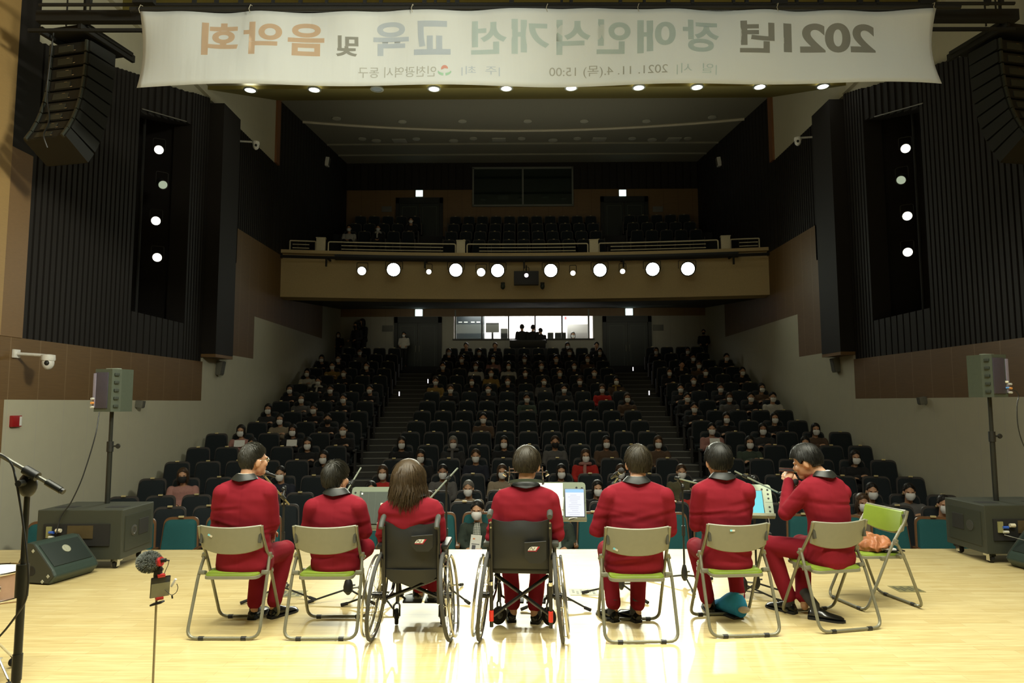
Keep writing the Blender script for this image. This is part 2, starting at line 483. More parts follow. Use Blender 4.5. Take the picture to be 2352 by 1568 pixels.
# curved drop in the rear ceiling with its pale edge
yc = 23.0
b = MB(); pts = [(x, yc - .022 * x * x, zc(yc - .022 * x * x) - .035) for x in [i * .73 - 7.3 for i in range(21)]]
b.tube(pts, .05, 6); struct(b.build('trim_6', mat('pale_ceiling_edge', (.5, .47, .38), .7)))
for y in (24.7, 26.3): sbox('trim_7', -7.3, 7.3, y, y + .06, zc(y) - .06, zc(y) + .05, CEILD)
# back of the stage house: never in view but closes the room
sbox('wall_back', -7.6, 7.6, 27.95, 28.3, 5.5, 12.4, mat('unlit_wall', (.05, .04, .03), .8))

# lower rear wall with its booth window
YB = 27.2
wl, wb_, wr, wt = at(1046, 0, Y=YB).x, at(1200, 779, Y=YB).z, at(1352, 0, Y=YB).x, at(1200, 711, Y=YB).z
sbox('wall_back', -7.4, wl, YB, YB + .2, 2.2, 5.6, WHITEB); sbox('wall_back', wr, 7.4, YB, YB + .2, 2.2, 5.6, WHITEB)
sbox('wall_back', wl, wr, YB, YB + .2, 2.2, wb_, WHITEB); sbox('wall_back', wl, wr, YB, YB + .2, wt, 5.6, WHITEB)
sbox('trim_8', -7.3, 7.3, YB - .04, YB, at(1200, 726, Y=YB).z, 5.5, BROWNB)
# upper rear wall
YU = 27.85
zb = at(1200, 435, Y=YU).z
ul, ub, ur, ut = at(1088, 0, Y=YU).x, at(1200, 473, Y=YU).z, at(1310, 0, Y=YU).x, at(1200, 387, Y=YU).z
sbox('wall_back', -7.4, 7.4, YU, YU + .1, 6.5, zb, BROWNB)
b = MB()
for i in range(48):
    x = -7.35 + i * .306
    if ul - .3 < x < ur: continue
    b.box((x + .15, YU - .03, (zb + 12) / 2), (.26, .06, 12 - zb))
b.box(((ul - .3 + ur) / 2 + .2, YU - .02, (ut + 12) / 2), (ur - ul + .6, .05, 12 - ut)); b.box((0, YU + .05, (zb + 12) / 2), (14.8, .1, 12 - zb))
struct(b.build('wall_back', DARKS, smooth=False))

# windows
fr = mat('grey_window_frame', (.16, .17, .15), .5)
o = MB()
o.box(((ul + ur) / 2, YU - .06, ut), (ur - ul + .08, .1, .07)); o.box(((ul + ur) / 2, YU - .06, ub), (ur - ul + .08, .1, .07))
for x in (ul, (ul + ur) / 2, ur): o.box((x, YU - .06, (ub + ut) / 2), (.07, .1, ut - ub))
wf = struct(o.build('window_1', fr, smooth=False))
MB().box(((ul + ur) / 2, YU - .02, (ub + ut) / 2), (ur - ul, .02, ut - ub)).build('backing', MATT, wf, smooth=False)
for s2 in (0, 1):
    x0 = ul + s2 * (ur - ul) / 2
    MB().box((x0 + (ur - ul) / 4, YU - .06, (ub + ut) / 2), ((ur - ul) / 2 - .06, .01, ut - ub - .06)).build('pane', mat_glass('dark_glass', (.8, .9, .85), .08) if s2 == 0 else MATS['dark_glass'], wf, smooth=False)
o = MB()
vx = [at(p, 745, Y=YB).x for p in (1046, 1107, 1168, 1229, 1291, 1352)]
o.box(((wl + wr) / 2, YB + .05, wb_), (wr - wl + .1, .22, .05))
for x in vx[1:-1]: o.box((x, YB + .06, (wb_ + wt) / 2), (.055, .12, wt - wb_))
wf2 = struct(o.build('window_2', mat('dark_window_bar', (.02, .02, .018), .5), smooth=False))
for x in (vx[0], vx[-1]): MB().box((x, YB + .02, (wb_ + wt) / 2), (.06, .14, wt - wb_)).build('jamb', fr, wf2, smooth=False)
mat_glass('clear_glass', (.97, 1, .98), .03)
for i in range(5): MB().box(((vx[i] + vx[i + 1]) / 2, YB + .08, (wb_ + wt) / 2), (vx[i + 1] - vx[i] - .05, .008, wt - wb_)).build('pane', MATS['clear_glass'], wf2, smooth=False)
# lit control booth behind the lower window
BW = mat('booth_white_wall', (.8, .76, .74), .8)
sbox('wall_booth', wl - .7, wr + .7, 30.0, 30.1, 2.9, 5.9, BW); sbox('wall_booth', wl - .8, wl - .7, 27.4, 30.1, 2.9, 5.9, BW); sbox('wall_booth', wr + .7, wr + .8, 27.4, 30.1, 2.9, 5.9, BW)
sbox('ceiling', wl - .8, wr + .8, 27.4, 30.1, 5.9, 6.0, BW); sbox('floor', wl - .8, wr + .8, 27.4, 30.1, 2.8, 2.9, STEPM)
lamp('booth_light', 'AREA', (0, 28.9, 5.85), (0, 28.9, 3), 420, (1, .96, .95), shape='RECTANGLE', size=5, size_y=1.2)


def bx(px0, px1, py0, py1, Y, dep):
    a, c = at(px0, py1, Y=Y), at(px1, py0, Y=Y)
    return ((a.x + c.x) / 2, Y + dep / 2, (a.z + c.z) / 2), (c.x - a.x, dep, c.z - a.z)


c, s_ = bx(1047, 1112, 722, 779, 29.2, .6); c = (c[0], c[1], (c[2] + s_[2] / 2 + 2.9) / 2); s_ = (s_[0], .6, 2 * (c[2] - 2.9))
o = thing('equipment_cabinet', 'dark tall equipment cabinet behind the leftmost panes of the lit booth', 'cabinet', (c[0], c[1], 2.9))
MB().box((0, 0, s_[2] / 2), s_, bev=.02).build('body', mat('dark_blue_cabinet', (.012, .018, .02), .4), o)
m_ = MB()
for k, xx in enumerate((-.42, -.18, .12, .36)): m_.box((xx, -.302, s_[2] - .33), (.16, .012, .05))
m_.build('indicator_panel', mat('pale_display', (.4, .42, .4), .5), o)
c, s_ = bx(1116, 1146, 741, 763, 28.8, .06)
o = thing('monitor', 'black flat monitor seen through the second booth pane', 'monitor', (c[0], c[1], 0))
MB().box((0, 0, c[2]), (s_[0], .06, s_[2]), bev=.01).build('screen', BLACK, o)
MB().box((0, .06, (c[2] + at(1200, 778, Y=28.2).z) / 2), (.08, .06, c[2] - at(1200, 778, Y=28.2).z)).build('stand', BLACK, o)
zd = at(1200, 778, Y=28.2).z; xd = at(1302, 0, Y=28.2).x
tag(MB().box(((c[0] - .45 + xd) / 2, 28.55, (zd + 2.9) / 2), (xd - c[0] + .45, .9, zd - 2.9)).build('desk', BLACK, smooth=False), 'long dark console desk inside the lit booth', 'desk')
MB()
c, s_ = bx(1150, 1166, 754, 778, 28.6, .4)
tag(MB().box(c, s_, bev=.02).build('computer_case', BLACK), 'small dark computer case right of the booth monitor', 'computer')
for (p0, p1, lab) in ((1258, 1271, 'dark boxy monitor back at the fourth booth pane'), (1275, 1300, 'dark wide monitor back by the fourth window bar of the booth')):
    c, s_ = bx(p0, p1, 763, 778, 28.2, .2); tag(MB().box(c, s_, bev=.02).build('desk_monitor', BLACK), lab, 'monitor')
c, s_ = bx(1303, 1350, 744, 779, 29.0, .5)
tag(MB().box(c, s_, bev=.02).build('grey_partition', mat('grey_partition', (.33, .32, .30), .6)), 'grey partition panel behind the rightmost booth pane', 'partition')
c, s_ = bx(1297, 1301, 727, 733, 29.97, .02)
tag(MB().box(c, s_).build('wall_sign', mat('red_sign', (.5, .05, .05), .5)), 'tiny red sign on the white booth wall', 'sign')


# doors
def door(name, px0, px1, py0, py1, Y, zf):
    a, c = at(px0, py1, Y=Y), at(px1, py0, Y=Y)
    w_, h_ = c.x - a.x, c.z - zf
    mb = MB(); X0 = a.x
    mb.box((X0 + .07, Y - .05, zf + h_ / 2), (.14, .12, h_)); mb.box((X0 + w_ - .07, Y - .05, zf + h_ / 2), (.14, .12, h_)); mb.box((X0 + w_ / 2, Y - .05, zf + h_ - .12), (w_, .12, .24))
    d = struct(mb.build(name, mat('dark_door_frame', (.012, .015, .013), .5), smooth=False))
    lw = (w_ - .28) / 2; lh = h_ - .24
    for i in (0, 1):
        cx = X0 + .14 + lw * (i + .5)
        lf = MB(); lf.box((cx, Y - .03, zf + lh / 2), (lw - .02, .06, lh)); leaf = lf.build('leaf', DOORM, d, smooth=False)
        g = MB(); q = .13
        for (xx, zz, ww, hh) in ((0, lh - q, lw - 2 * q, .015), (-(lw / 2 - q), lh / 2, .015, lh - 2 * q), (lw / 2 - q, lh / 2, .015, lh - 2 * q), (0, q, lw - 2 * q, .015)):
            g.box((cx + xx, Y - .064, zf + zz), (ww, .01, hh))
        g.build('moulding', mat('door_moulding', (.08, .10, .08), .5), leaf, smooth=False)
        hx = cx + (lw / 2 - .07) * (1 if i == 0 else -1)
        MB().tube([(hx, Y - .06, zf + .95), (hx, Y - .11, zf + .95), (hx, Y - .11, zf + 1.2), (hx, Y - .06, zf + 1.2)], .012, 6).build('handle', STEEL, leaf)
    return d


door('door_1', 905, 1015, 728, 832, YB, 2.72); door('door_2', 1385, 1495, 726, 832, YB, 2.72)
door('door_3', 909, 1018, 455, 560, YU, 7.9); door('door_4', 1380, 1487, 452, 560, YU, 7.9)
SIGN = glow('exit_sign_light', (.75, 1, .95), 2.6)
for (px, py, Y, lab) in ((962, 718, YB, 'white lit exit sign above the left rear door of the stalls'), (1445, 716, YB, 'white lit exit sign above the right rear door of the stalls'),
                         (963, 444, YU, 'white lit exit sign above the left balcony door'), (1430, 443, YU, 'white lit exit sign above the right balcony door')):
    p = at(px, py, Y=Y - .12); e = thing('exit_sign', lab, 'exit sign', (p.x, Y - .12, p.z), 0, 'exit signs')
    MB().box((0, .05, 0), (.32, .1, .30), bev=.02).build('housing', WHITE, e); MB().box((0, -.005, 0), (.28, .02, .26), bev=.008).build('panel', SIGN, e)
for (px, py, Y, lab) in ((888, 480, YU, 'small pale notice beside the left balcony door'), (1511, 480, YU, 'small pale notice beside the right balcony door'), (890, 754, YB, 'pale bracket plate on the wall left of the stalls door'), (1512, 752, YB, 'pale bracket plate on the wall right of the stalls door')):
    p = at(px, py, Y=Y - .03)
    tag(MB().box((p.x, Y - .015, p.z), (.42, .03, .24), bev=.005).build('wall_notice', mat('grey_notice', (.15, .15, .13), .6)), lab, 'notice')

# balcony
bal = MB(); XL = 7.33
prof = [(41.3, 4.80), (40.9, 4.84), (40.9, 6.0), (41.02, 6.02), (41.02, 6.17), (40.86, 6.18), (40.86, 6.28), (41.5, 6.3)]
rings = []
for i in range(33):
    x = -XL + 2 * XL * i / 32
    rings.append([Vector((x, math.sqrt(r * r - x * x) - RC, z)) for r, z in prof])
n = len(prof); vs = [p for r in rings for p in r]; fs = [(i * n + j, i * n + j + 1, (i + 1) * n + j + 1, (i + 1) * n + j) for i in range(32) for j in range(n - 1)]
bal.add(vs, fs); struct(bal.build('balcony_front', TAN)); bpy.data.objects['balcony_front'].name = 'wall_balcony'
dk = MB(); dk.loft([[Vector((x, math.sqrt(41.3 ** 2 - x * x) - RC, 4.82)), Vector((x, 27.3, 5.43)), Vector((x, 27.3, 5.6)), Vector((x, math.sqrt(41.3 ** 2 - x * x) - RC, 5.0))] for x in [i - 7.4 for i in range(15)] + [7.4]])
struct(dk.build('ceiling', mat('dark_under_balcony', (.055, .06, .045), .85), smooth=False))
BROWS = [(24.7, 550), (25.55, 531), (26.4, 513.5), (27.25, 496.5)]
dk = MB(); arcslab(dk, 41.2, 44, -7.4, 7.4, 5.6, 6.2)
for d, py in BROWS:
    z = at(1200, py, Y=d).z - TOP; arcslab(dk, d + RC - .7, d + RC + .16, -7.4, 7.4, 5.6, z)
struct(dk.build('floor', CARPET, smooth=False))
# booth-side soffit lights under the balcony are off; black light housing and pipe on the balcony front
lb = thing('lighting_bar', 'long black lighting bar across the balcony front', 'lighting bar')
b = MB(); arcslab(b, 40.78, 41.0, -5.75, 6.45, 6.0, 6.16); b.build('cable_duct', BLACK, lb, smooth=False)
b = MB(); b.tube([(x, math.sqrt(40.45 ** 2 - x * x) - RC, 5.98) for x in [i * .6 - 7.2 for i in range(25)]], .045, 8); b.build('pipe', MATT, lb)
b = MB()
for x in (-5.9, -3, 0, 3, 6.2):
    y = math.sqrt(40.45 ** 2 - x * x) - RC; b = MB(); b.box((x, y + .22, 5.98), (.05, .46, .05)); b.box((x, y, 5.86), (.05, .05, .3)); b.build('bracket', MATT, lb, smooth=False)
pass


def pier(px):
    p = at(px, 560, Y=20.6); x = p.x; y = math.sqrt(41.05 ** 2 - x * x) - RC
    return x, y


RT = 6.60
for px, lab in ((738, 'cream balcony pier, far left'), (1056, 'cream balcony pier left of the middle railing'), (1367, 'cream balcony pier right of the middle railing'), (1666, 'cream balcony pier, far right')):
    x, y = pier(px); o = thing('balcony_pier', lab + ' of the four along the balcony edge', 'pier', (x, y, 6.295), -math.asin(x / 41), 'balcony piers')
    MB().box((0, 0, .2), (.27, .16, .40), bev=.01).build('post', CREAM, o); MB().box((0, 0, .405), (.30, .19, .03), bev=.008).build('cap', CREAM, o)
for (p0, p1, lab, mid) in ((668, 724, 'short cream balcony railing at the left wall', (.1, .75)), (752, 1043, 'long cream balcony railing left of the middle section', (.1, .9)), (1070, 1354, 'long cream balcony railing in the middle', (.1, .9)), (1380, 1652, 'long cream balcony railing right of the middle section', (.1, .9)), (1680, 1742, 'short cream balcony railing at the right wall', (.3, .95))):
    x0, x1 = at(p0, 560, Y=20.5).x, at(p1, 560, Y=20.5).x
    def Q(t, z, dy=0): x = x0 + (x1 - x0) * t; return Vector((x, math.sqrt(41.05 ** 2 - x * x) - RC + dy, z))
    o = thing('balcony_railing', lab, 'railing', (0, 0, 0), 0, 'balcony railings')
    b = MB(); b.tube(fillet([Q(0, 6.29), Q(0, RT)] + [Q(i / 12, RT) for i in range(1, 12)] + [Q(1, RT), Q(1, 6.29)], .06), .021, 8); b.build('top_rail', CREAM, o)
    for z in (6.38, 6.49):
        b = MB(); b.tube([Q(mid[0] + (mid[1] - mid[0]) * i / 10, z) for i in range(11)], .015, 6); b.build('mid_rail', CREAM, o)
    b = MB()
    for t in ((.2, .5, .8) if x1 - x0 > 2 else (.3, .6)): b.tube([Q(t, 6.28, .02), Q(t, RT, .02)], .006, 6)
    b.build('spindle', mat('thin_dark_rod', (.06, .06, .05), .4), o)
# ------------------------------------------------------------------ figures
SKIN = mat('skin', (.52, .29, .17), .5, noise_amt=.06, spec=.4)
SKIN2 = mat('skin_deep', (.36, .19, .11), .5, noise_amt=.06, spec=.4)
LIP = mat('lips', (.38, .13, .10), .45)
EYE = mat('dark_eye', (.02, .015, .012), .3)


def add_head(mb, M, small=False):
    """head centred on the middle of the skull, facing +y"""
    E = lambda c, r, n=18, m=12, rot=None: mb.ell(c, r, n, m, rot, M)
    E((0, -.004, .004), (.076, .094, .104)); E((0, .028, -.055), (.062, .066, .076)); E((0, .052, -.112), (.036, .040, .026))
    E((0, .010, -.085), (.058, .058, .045))
    E((0, .098, -.045), (.0125, .020, .020)); E((0, .090, -.026), (.009, .012, .032))
    for s in (-1, 1):
        E((s * .030, .082, -.004), (.026, .012, .009)); E((s * .040, .066, -.048), (.024, .022, .024))
        E((s * .085, -.014, -.032), (.0068, .0185, .031), 12, 8, (R(-12), 0, s * R(-32))); E((s * .076, .002, -.032), (.014, .012, .024), 10, 8)
    E((0, .088, -.083), (.021, .011, .006)); E((0, .086, -.093), (.018, .011, .007))


def face_mats(me, M):
    """lips and eyes get their own colour on the continuous skin"""
    inv = M.inverted()
    for p in me.polygons:
        c = inv @ p.center
        if c.y < .05: continue
        if (abs(c.x) < .024 and c.y > .088 and -.099 < c.z < -.078): p.material_index = 1
        elif ((abs(c.x) - .031) / .013) ** 2 + ((c.z + .020) / .0055) ** 2 < 1: p.material_index = 2


def limb(mb, pts, rad, n=14, M=None):
    """tapering limb with rounded joints"""
    P = []; Q = []
    for i in range(len(pts) - 1):
        a, b = Vector(pts[i]), Vector(pts[i + 1])
        for j in range(4): P.append(a.lerp(b, j / 4)); Q.append(rad[i] + (rad[i + 1] - rad[i]) * j / 4)
    P.append(Vector(pts[-1])); Q.append(rad[-1])
    mb.tube(P, Q, n, M=M)
    for p, r in zip(pts, rad): mb.ell(p, (r, r, r), 12, 8, M=M)


def add_hand(mb, wrist, fwd, palm, side, curl=.5, sc=1.0):
    """palm and five fingers; fwd = pointing direction, palm = palm normal, side=+1 when the thumb is on the fwd x palm side"""
    f = Vector(fwd).normalized(); pn = (Vector(palm) - f * Vector(palm).dot(f)).normalized(); t = f.cross(pn) * side
    w = Vector(wrist)
    Mx = Matrix((t, f, pn)).transposed()
    mb.ell(w + f * .045 * sc, (.040 * sc, .050 * sc, .016 * sc), 14, 10, Mx)
    for k, (o, L) in enumerate(((.030, .070), (.011, .080), (-.009, .075), (-.028, .058))):
        b = w + f * .080 * sc + t * o * sc; pts = [w + f * .05 * sc + t * o * .8 * sc, b]; d = f.copy(); a = curl
        for q, l in enumerate((.45, .32, .23)):
            d = (Matrix.Rotation(a, 3, f.cross(pn)) @ d).normalized()
            pts.append(pts[-1] + d * L * l * sc)
        mb.tube(pts, [.0095 * sc, .0095 * sc, .009 * sc, .008 * sc, .0065 * sc], 8)
        mb.ell(pts[-1], (.0065 * sc,) * 3, 8, 6)
    b = w + f * .022 * sc + t * .030 * sc
    mb.tube([w + f * .012 * sc + t * .015 * sc, b, b + (t * .55 + f * .75 + pn * .25) * .034 * sc, b + (t * .35 + f * 1.2 + pn * .5) * .052 * sc], [.013 * sc, .012 * sc, .0105 * sc, .008 * sc], 8)


def ring(c, ax, ay, n=22, p=2.4):
    out = []
    for j in range(n):
        a = 2 * PI * j / n; ca, sa = math.cos(a), math.sin(a)
        out.append(c + ax * (math.copysign(abs(ca) ** (2 / p), ca)) + ay * (math.copysign(abs(sa) ** (2 / p), sa)))
    return out


def add_torso(mb, hip, sh, yaw_h, yaw_s, hw, dp, s, grow=0.0, neck=None, belly=0):
    """hip/sh: centres at seat level and at shoulder level; hw half width of the shoulders"""
    prof = [(-.06, .86, 1.12), (.02, .93, 1.20), (.14, .91, 1.12), (.30, .84, .96), (.48, .86, .93), (.66, .94, .97), (.82, .99, .95), (.93, 1.0, .84), (.985, .92, .70), (1.02, .68, .60), (1.05, .46, .56), (1.075, .32, .52)]
    rings = []
    for t, a, b in prof:
        c = hip.lerp(sh, t) if t <= 1 else sh + Vector((0, 0, 1)) * (sh - hip).length * (t - 1)
        c = c + Vector((0, 0, 0)); bow = -.022 * math.sin(PI * min(1, max(0, t))) ** 2
        y = yaw_h + (yaw_s - yaw_h) * min(1, max(0, t))
        ax = Vector((math.cos(y), math.sin(y), 0)); ay = Vector((-math.sin(y), math.cos(y), 0))
        c = c + ay * bow * (1 if t > .3 else .5)
        bb = b + (belly * math.exp(-((t - .25) / .25) ** 2))
        rings.append(ring(c, ax * (hw * a + grow), ay * (dp * bb + grow), p=2.6 if t < .9 else 2.2))
    mb.loft(rings)


def hairline(a, kind):
    """lowest hair height around the skull; a = 0 front, pi back"""
    c = .5 - .5 * math.cos(a)      # 0 front .. 1 back
    front, side, back = {'short': (.058, -.018, -.076), 'crop': (.062, .0, -.082), 'bowl': (.045, -.028, -.060), 'bob': (.05, -.10, -.14), 'long': (.05, -.12, -.16)}[kind]
    if a < 1.0: k = a / 1.0; k = k * k * (3 - 2 * k); return front + (.022 - front) * k
    if a < 1.28: k = (a - 1.0) / .28; return .022 + (side - .022) * k
    if kind in ('bob', 'long'): k = min(1, (a - 1.28) / 1.2); return side + (back - side) * k
    if a < 1.42: k = (a - 1.28) / .14; return side + (-.004 - side) * k
    if a < 1.80: return -.004 - .018 * max(0, (a - 1.62) / .18)
    k = min(1, (a - 1.80) / .42); k = k * k * (3 - 2 * k)
    return -.022 + (back + .022) * k


def add_haircap(mb, M, kind, thick=.014, n=40, m=16):
    rings = []
    RX, RY, RZ = .077, .096, .106
    top = Vector((0, -.004, .004))
    for i in range(m + 1):
        t = i / m; r = []
        for j in range(n):
            az = 2 * PI * j / n; a = abs(math.atan2(math.sin(az), math.cos(az)))
            zl = max(-.99, min(.9, hairline(a, kind) / RZ)); th_max = math.acos(zl)
            if kind in ('bob', 'long'): th = min(th_max, PI * .62) * t
            else: th = th_max * t
            th = max(th, .02)
            q0 = .6 if kind in ('bob', 'long') else .45
            o = thick * (1.15 if t < q0 else 1.15 * max(0.05, 1 - ((t - q0) / (1 - q0)) ** 1.5))
            o += .006 * math.sin(th) * (1 if kind == 'bowl' else .3)
            x, y, z = (RX + o) * math.sin(th) * math.sin(az), (RY + o) * math.sin(th) * math.cos(az), (RZ + o) * math.cos(th)
            if kind in ('bob', 'long') and t > .7 and a > 1.1:
                z -= (t - .7) / .3 * (.065 if kind == 'bob' else .13); x *= 1 + (.4 if kind == 'bob' else .15) * (t - .7); y = y if y > 0 else y * (1 - .12 * (t - .7))
            r.append(top + Vector((x, y, z)))
        rings.append(r)
    inner = []
    for p in rings[-1]:
        d = p - top; inner.append(top + Vector((d.x * .93, d.y * .93, d.z * .96)))
    mb.loft(rings + [inner], False, True, M)


HAIRM = {}


def hair_mat(name, col, tip=None):
    if name in HAIRM: return HAIRM[name]
    m = bpy.data.materials.new(name); m.use_nodes = True; nt = m.node_tree; b = nt.nodes['Principled BSDF']
    tc = nt.nodes.new('ShaderNodeTexCoord'); n = nt.nodes.new('ShaderNodeTexNoise'); n.inputs['Scale'].default_value = 60
    nt.links.new(tc.outputs['Object'], n.inputs[0])
    mx = nt.nodes.new('ShaderNodeMix'); mx.data_type = 'RGBA'; mx.inputs[6].default_value = (*[c * .55 for c in col], 1); mx.inputs[7].default_value = (*[c * 1.6 for c in col], 1)
    nt.links.new(n.outputs[0], mx.inputs[0]); nt.links.new(mx.outputs[2], b.inputs['Base Color'])
    b.inputs['Roughness'].default_value = .5; b.inputs['Specular IOR Level'].default_value = .35
    HAIRM[name] = m
    return m


def add_strands(mb, M, kind, count, rs, length=.05, lift=.006, crown=(0, -.045, .10), thick=.012, wave=0):
    """fine tapering locks lying over the skull, running out from the crown"""
    RX, RY, RZ = .077 + thick, .096 + thick, .106 + thick
    top = Vector((0, -.004, .004)); cr = Vector(crown)
    def onskull(p, o):
        q = Vector((p.x / RX, p.y / RY, p.z / RZ)).normalized(); return Vector((q.x * (RX + o), q.y * (RY + o), q.z * (RZ + o)))
    k = 0; tries = 0
    while k < count and tries < count * 5:
        tries += 1
        z = rs.uniform(-.75, 1); az = rs.uniform(0, 2 * PI); s = math.sqrt(max(0, 1 - z * z))
        p = Vector((RX * s * math.sin(az), RY * s * math.cos(az), RZ * z))
        a = abs(math.atan2(p.x, p.y)); hl = hairline(a, kind)
        if p.z < hl + .012: continue
        k += 1
        low = p.z < hl + .05 and kind in ('short', 'crop', 'bowl')
        L = length * rs.uniform(.7, 1.25) * (.45 if low and kind != 'bowl' and a > 1.3 else 1)
        n = 5; pts = []; q = onskull(p, -.004); ph = rs.uniform(0, 6.28)
        jit = Vector((rs.uniform(-1, 1), rs.uniform(-1, 1), rs.uniform(-.5, .5))) * .35
        off = rs.uniform(.1, 1.3) * lift
        free = False; vel = None
        for i in range(n + 1):
            pts.append(q.copy())
            out = Vector((q.x / RX ** 2, q.y / RY ** 2, q.z / RZ ** 2)).normalized()
            d = (q - cr); d = d - out * d.dot(out)
            if d.length < .012: d = Vector((math.sin(ph), math.cos(ph), 0)) * .02
            d = d.normalized() + Vector((0, 0, -.75)) + jit
            if not free:
                d = (d - out * d.dot(out)).normalized(); st = q + d * (L / n)
                if kind in ('bob', 'long') and st.z < -.01: free = True; vel = d
                if kind in ('bob', 'long') and abs(math.atan2(st.x, st.y)) < 1.0 and st.z < hairline(abs(math.atan2(st.x, st.y)), kind): break
                q = onskull(st, off * (i + 1) / n)
                if kind in ('short', 'crop', 'bowl'):
                    az2 = abs(math.atan2(q.x, q.y)); lim = hairline(az2, kind)
                    if q.z < lim - .004: break
            else:
                if abs(math.atan2(q.x, q.y)) < 1.05: break
                vel = (vel + Vector((0, 0, -.8)) + out * .10).normalized()
                q = q + vel * (L / n) + Vector((math.sin(ph + i * 1.3), math.cos(ph + i * 1.3), 0)) * wave
        if len(pts) < 3: continue
        r0 = rs.uniform(.0020, .0040) * (1.3 if kind in ('bob', 'long') else 1)
        mb.tube([top + x for x in pts], [r0 * (1 - .85 * i / (len(pts) - 1)) for i in range(len(pts))], 3, M=M, caps=False)


def add_fade(mb, M, kind, count, rs):
    """very short hairs that thin out below the hairline at the back and sides"""
    top = Vector((0, -.004, .004))
    for _ in range(count):
        az = rs.choice((-1, 1)) * rs.uniform(1.75, PI); hl = hairline(abs(az), kind); z = hl + .012 - abs(rs.gauss(0, .014))
        s = math.sqrt(max(.02, 1 - (z / .106) ** 2)) if z > -.1 else .3
        k = max(s, .60); p = Vector((.0775 * k * math.sin(az), .0955 * k * math.cos(az), z))
        if z < -.055: p.y = max(p.y, -.072)
        mb.tube([top + p * .985, top + p * 1.012 + Vector((0, 0, -.006))], [.0013, .0004], 3, M=M, caps=False)


def add_shoe(mb, heel, toe_dir, L=.25, w=.045):
    """leather shoe standing on the ground at heel, pointing toe_dir"""
    h = Vector(heel); d = Vector((toe_dir[0], toe_dir[1], 0)).normalized(); s = Vector((d.y, -d.x, 0))
    rings = []
    for t, ww, hh in ((0, .62, .055), (.06, .78, .085), (.22, .80, .095), (.40, .80, .082), (.58, .95, .062), (.78, 1.0, .05), (.92, .82, .042), (1.0, .45, .03)):
        c = h + d * (L * t); r = []
        for j in range(12):
            a = 2 * PI * j / 12; ca, sa = math.cos(a), math.sin(a)
            z = .012 + (hh - .012) * (.5 + .5 * sa) if sa > -.6 else .012
            r.append(c + s * (w * ww * ca * (1 if sa < .3 else .9 - .35 * (sa - .3))) + Vector((0, 0, z)))
        rings.append(r)
    mb.loft(rings)


def add_sole(mb, heel, toe_dir, L=.255, w=.047):
    h = Vector(heel); d = Vector((toe_dir[0], toe_dir[1], 0)).normalized(); s = Vector((d.y, -d.x, 0))
    out = []
    for t, ww in ((-.015, .5), (.02, .75), (.2, .8), (.4, .78), (.6, .98), (.8, 1.03), (.94, .8), (1.02, .35)): out.append((t, ww))
    lo = [h + d * L * t + s * w * ww for t, ww in out] + [h + d * L * t - s * w * ww for t, ww in reversed(out)]
    mb.loft([[p + Vector((0, 0, 0)) for p in lo], [p + Vector((0, 0, .014)) for p in lo]])
    hp = [h + d * L * t + s * w * ww for t, ww in ((-.015, .55), (.03, .75), (.24, .72))] + [h + d * L * t - s * w * ww for t, ww in ((.24, .72), (.03, .75), (-.015, .55))]
    mb.loft([[p + Vector((0, 0, 0)) for p in hp], [p + Vector((0, 0, .02)) for p in hp]])


def get_co(me):
    n = len(me.vertices); co = np.empty(n * 3); no = np.empty(n * 3)
    me.vertices.foreach_get('co', co); me.vertices.foreach_get('normal', no)
    return co.reshape(-1, 3), no.reshape(-1, 3)


def set_co(me, co):
    me.vertices.foreach_set('co', np.ascontiguousarray(co).ravel()); me.update()


def cloth_noise(me, amp, seed, fx=5, fz=12):
    """soft creases pushed into a cloth surface"""
    off = Vector((seed * 3.1, seed * 1.7, seed * .9))
    co, no = get_co(me)
    a = np.empty(len(co))
    for i, (x, y, z) in enumerate(co):
        p = Vector((x * fx, y * fx, z * fz + x * 3)) + off
        a[i] = noise.noise(p) + .5 * noise.noise(p * 2.1)
    set_co(me, co + no * (amp * a)[:, None])


# ------------------------------------------------------------------ seats of the hall
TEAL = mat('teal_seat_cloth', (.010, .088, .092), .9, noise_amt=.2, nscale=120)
DIMCLOTH = mat('dimmed_seat_cloth', (.0075, .013, .016), .9, noise_amt=.2, nscale=120)  # darker copy of the front-row cloth, dimness of the rear rows put into colour
WOODS = mat('seat_wood', (.16, .075, .028), .45, stretch=(3, 3, 20), nscale=4, noise_amt=.25)
GOLD = mat('pale_number_plate', (.78, .66, .34), .25, .35)
SHELLM = mat('seat_shell', (.042, .036, .031), .6)
XZ = Matrix.Rotation(PI / 2, 4, 'X')


def seat_outline(w0, w1, z0, z1, rad=.08, n=5, ins=0):
    w0 -= ins; w1 -= ins; z0 += ins; z1 -= ins
    pts = [Vector((-w0, z0, 0)), Vector((w0, z0, 0)), Vector((w1, z1, 0)), Vector((-w1, z1, 0))]
    out = []
    for i in range(4):
        a, p, b = pts[i - 1], pts[i], pts[(i + 1) % 4]; r = rad if i > 1 else .02
        u, v = p + (a - p).normalized() * r, p + (b - p).normalized() * r
        for j in range(n + 1):
            t = j / n; q = u * (1 - t) ** 2 + p * 2 * t * (1 - t) + v * t * t; out.append(q)
    return out


def sheet(mb, y_of, steps, w0, w1, z0, z1, rad=.08):
    """padded panel: a list of (inset, depth towards -y)"""
    rings = []
    for ins, dep in steps:
        rings.append([Vector((p.x, y_of(p.y) - dep, p.y)) for p in seat_outline(w0, w1, z0, z1, rad, 5, ins)])
    mb.loft(rings)


lean = lambda z: .02 + (z - 1.0) * .17


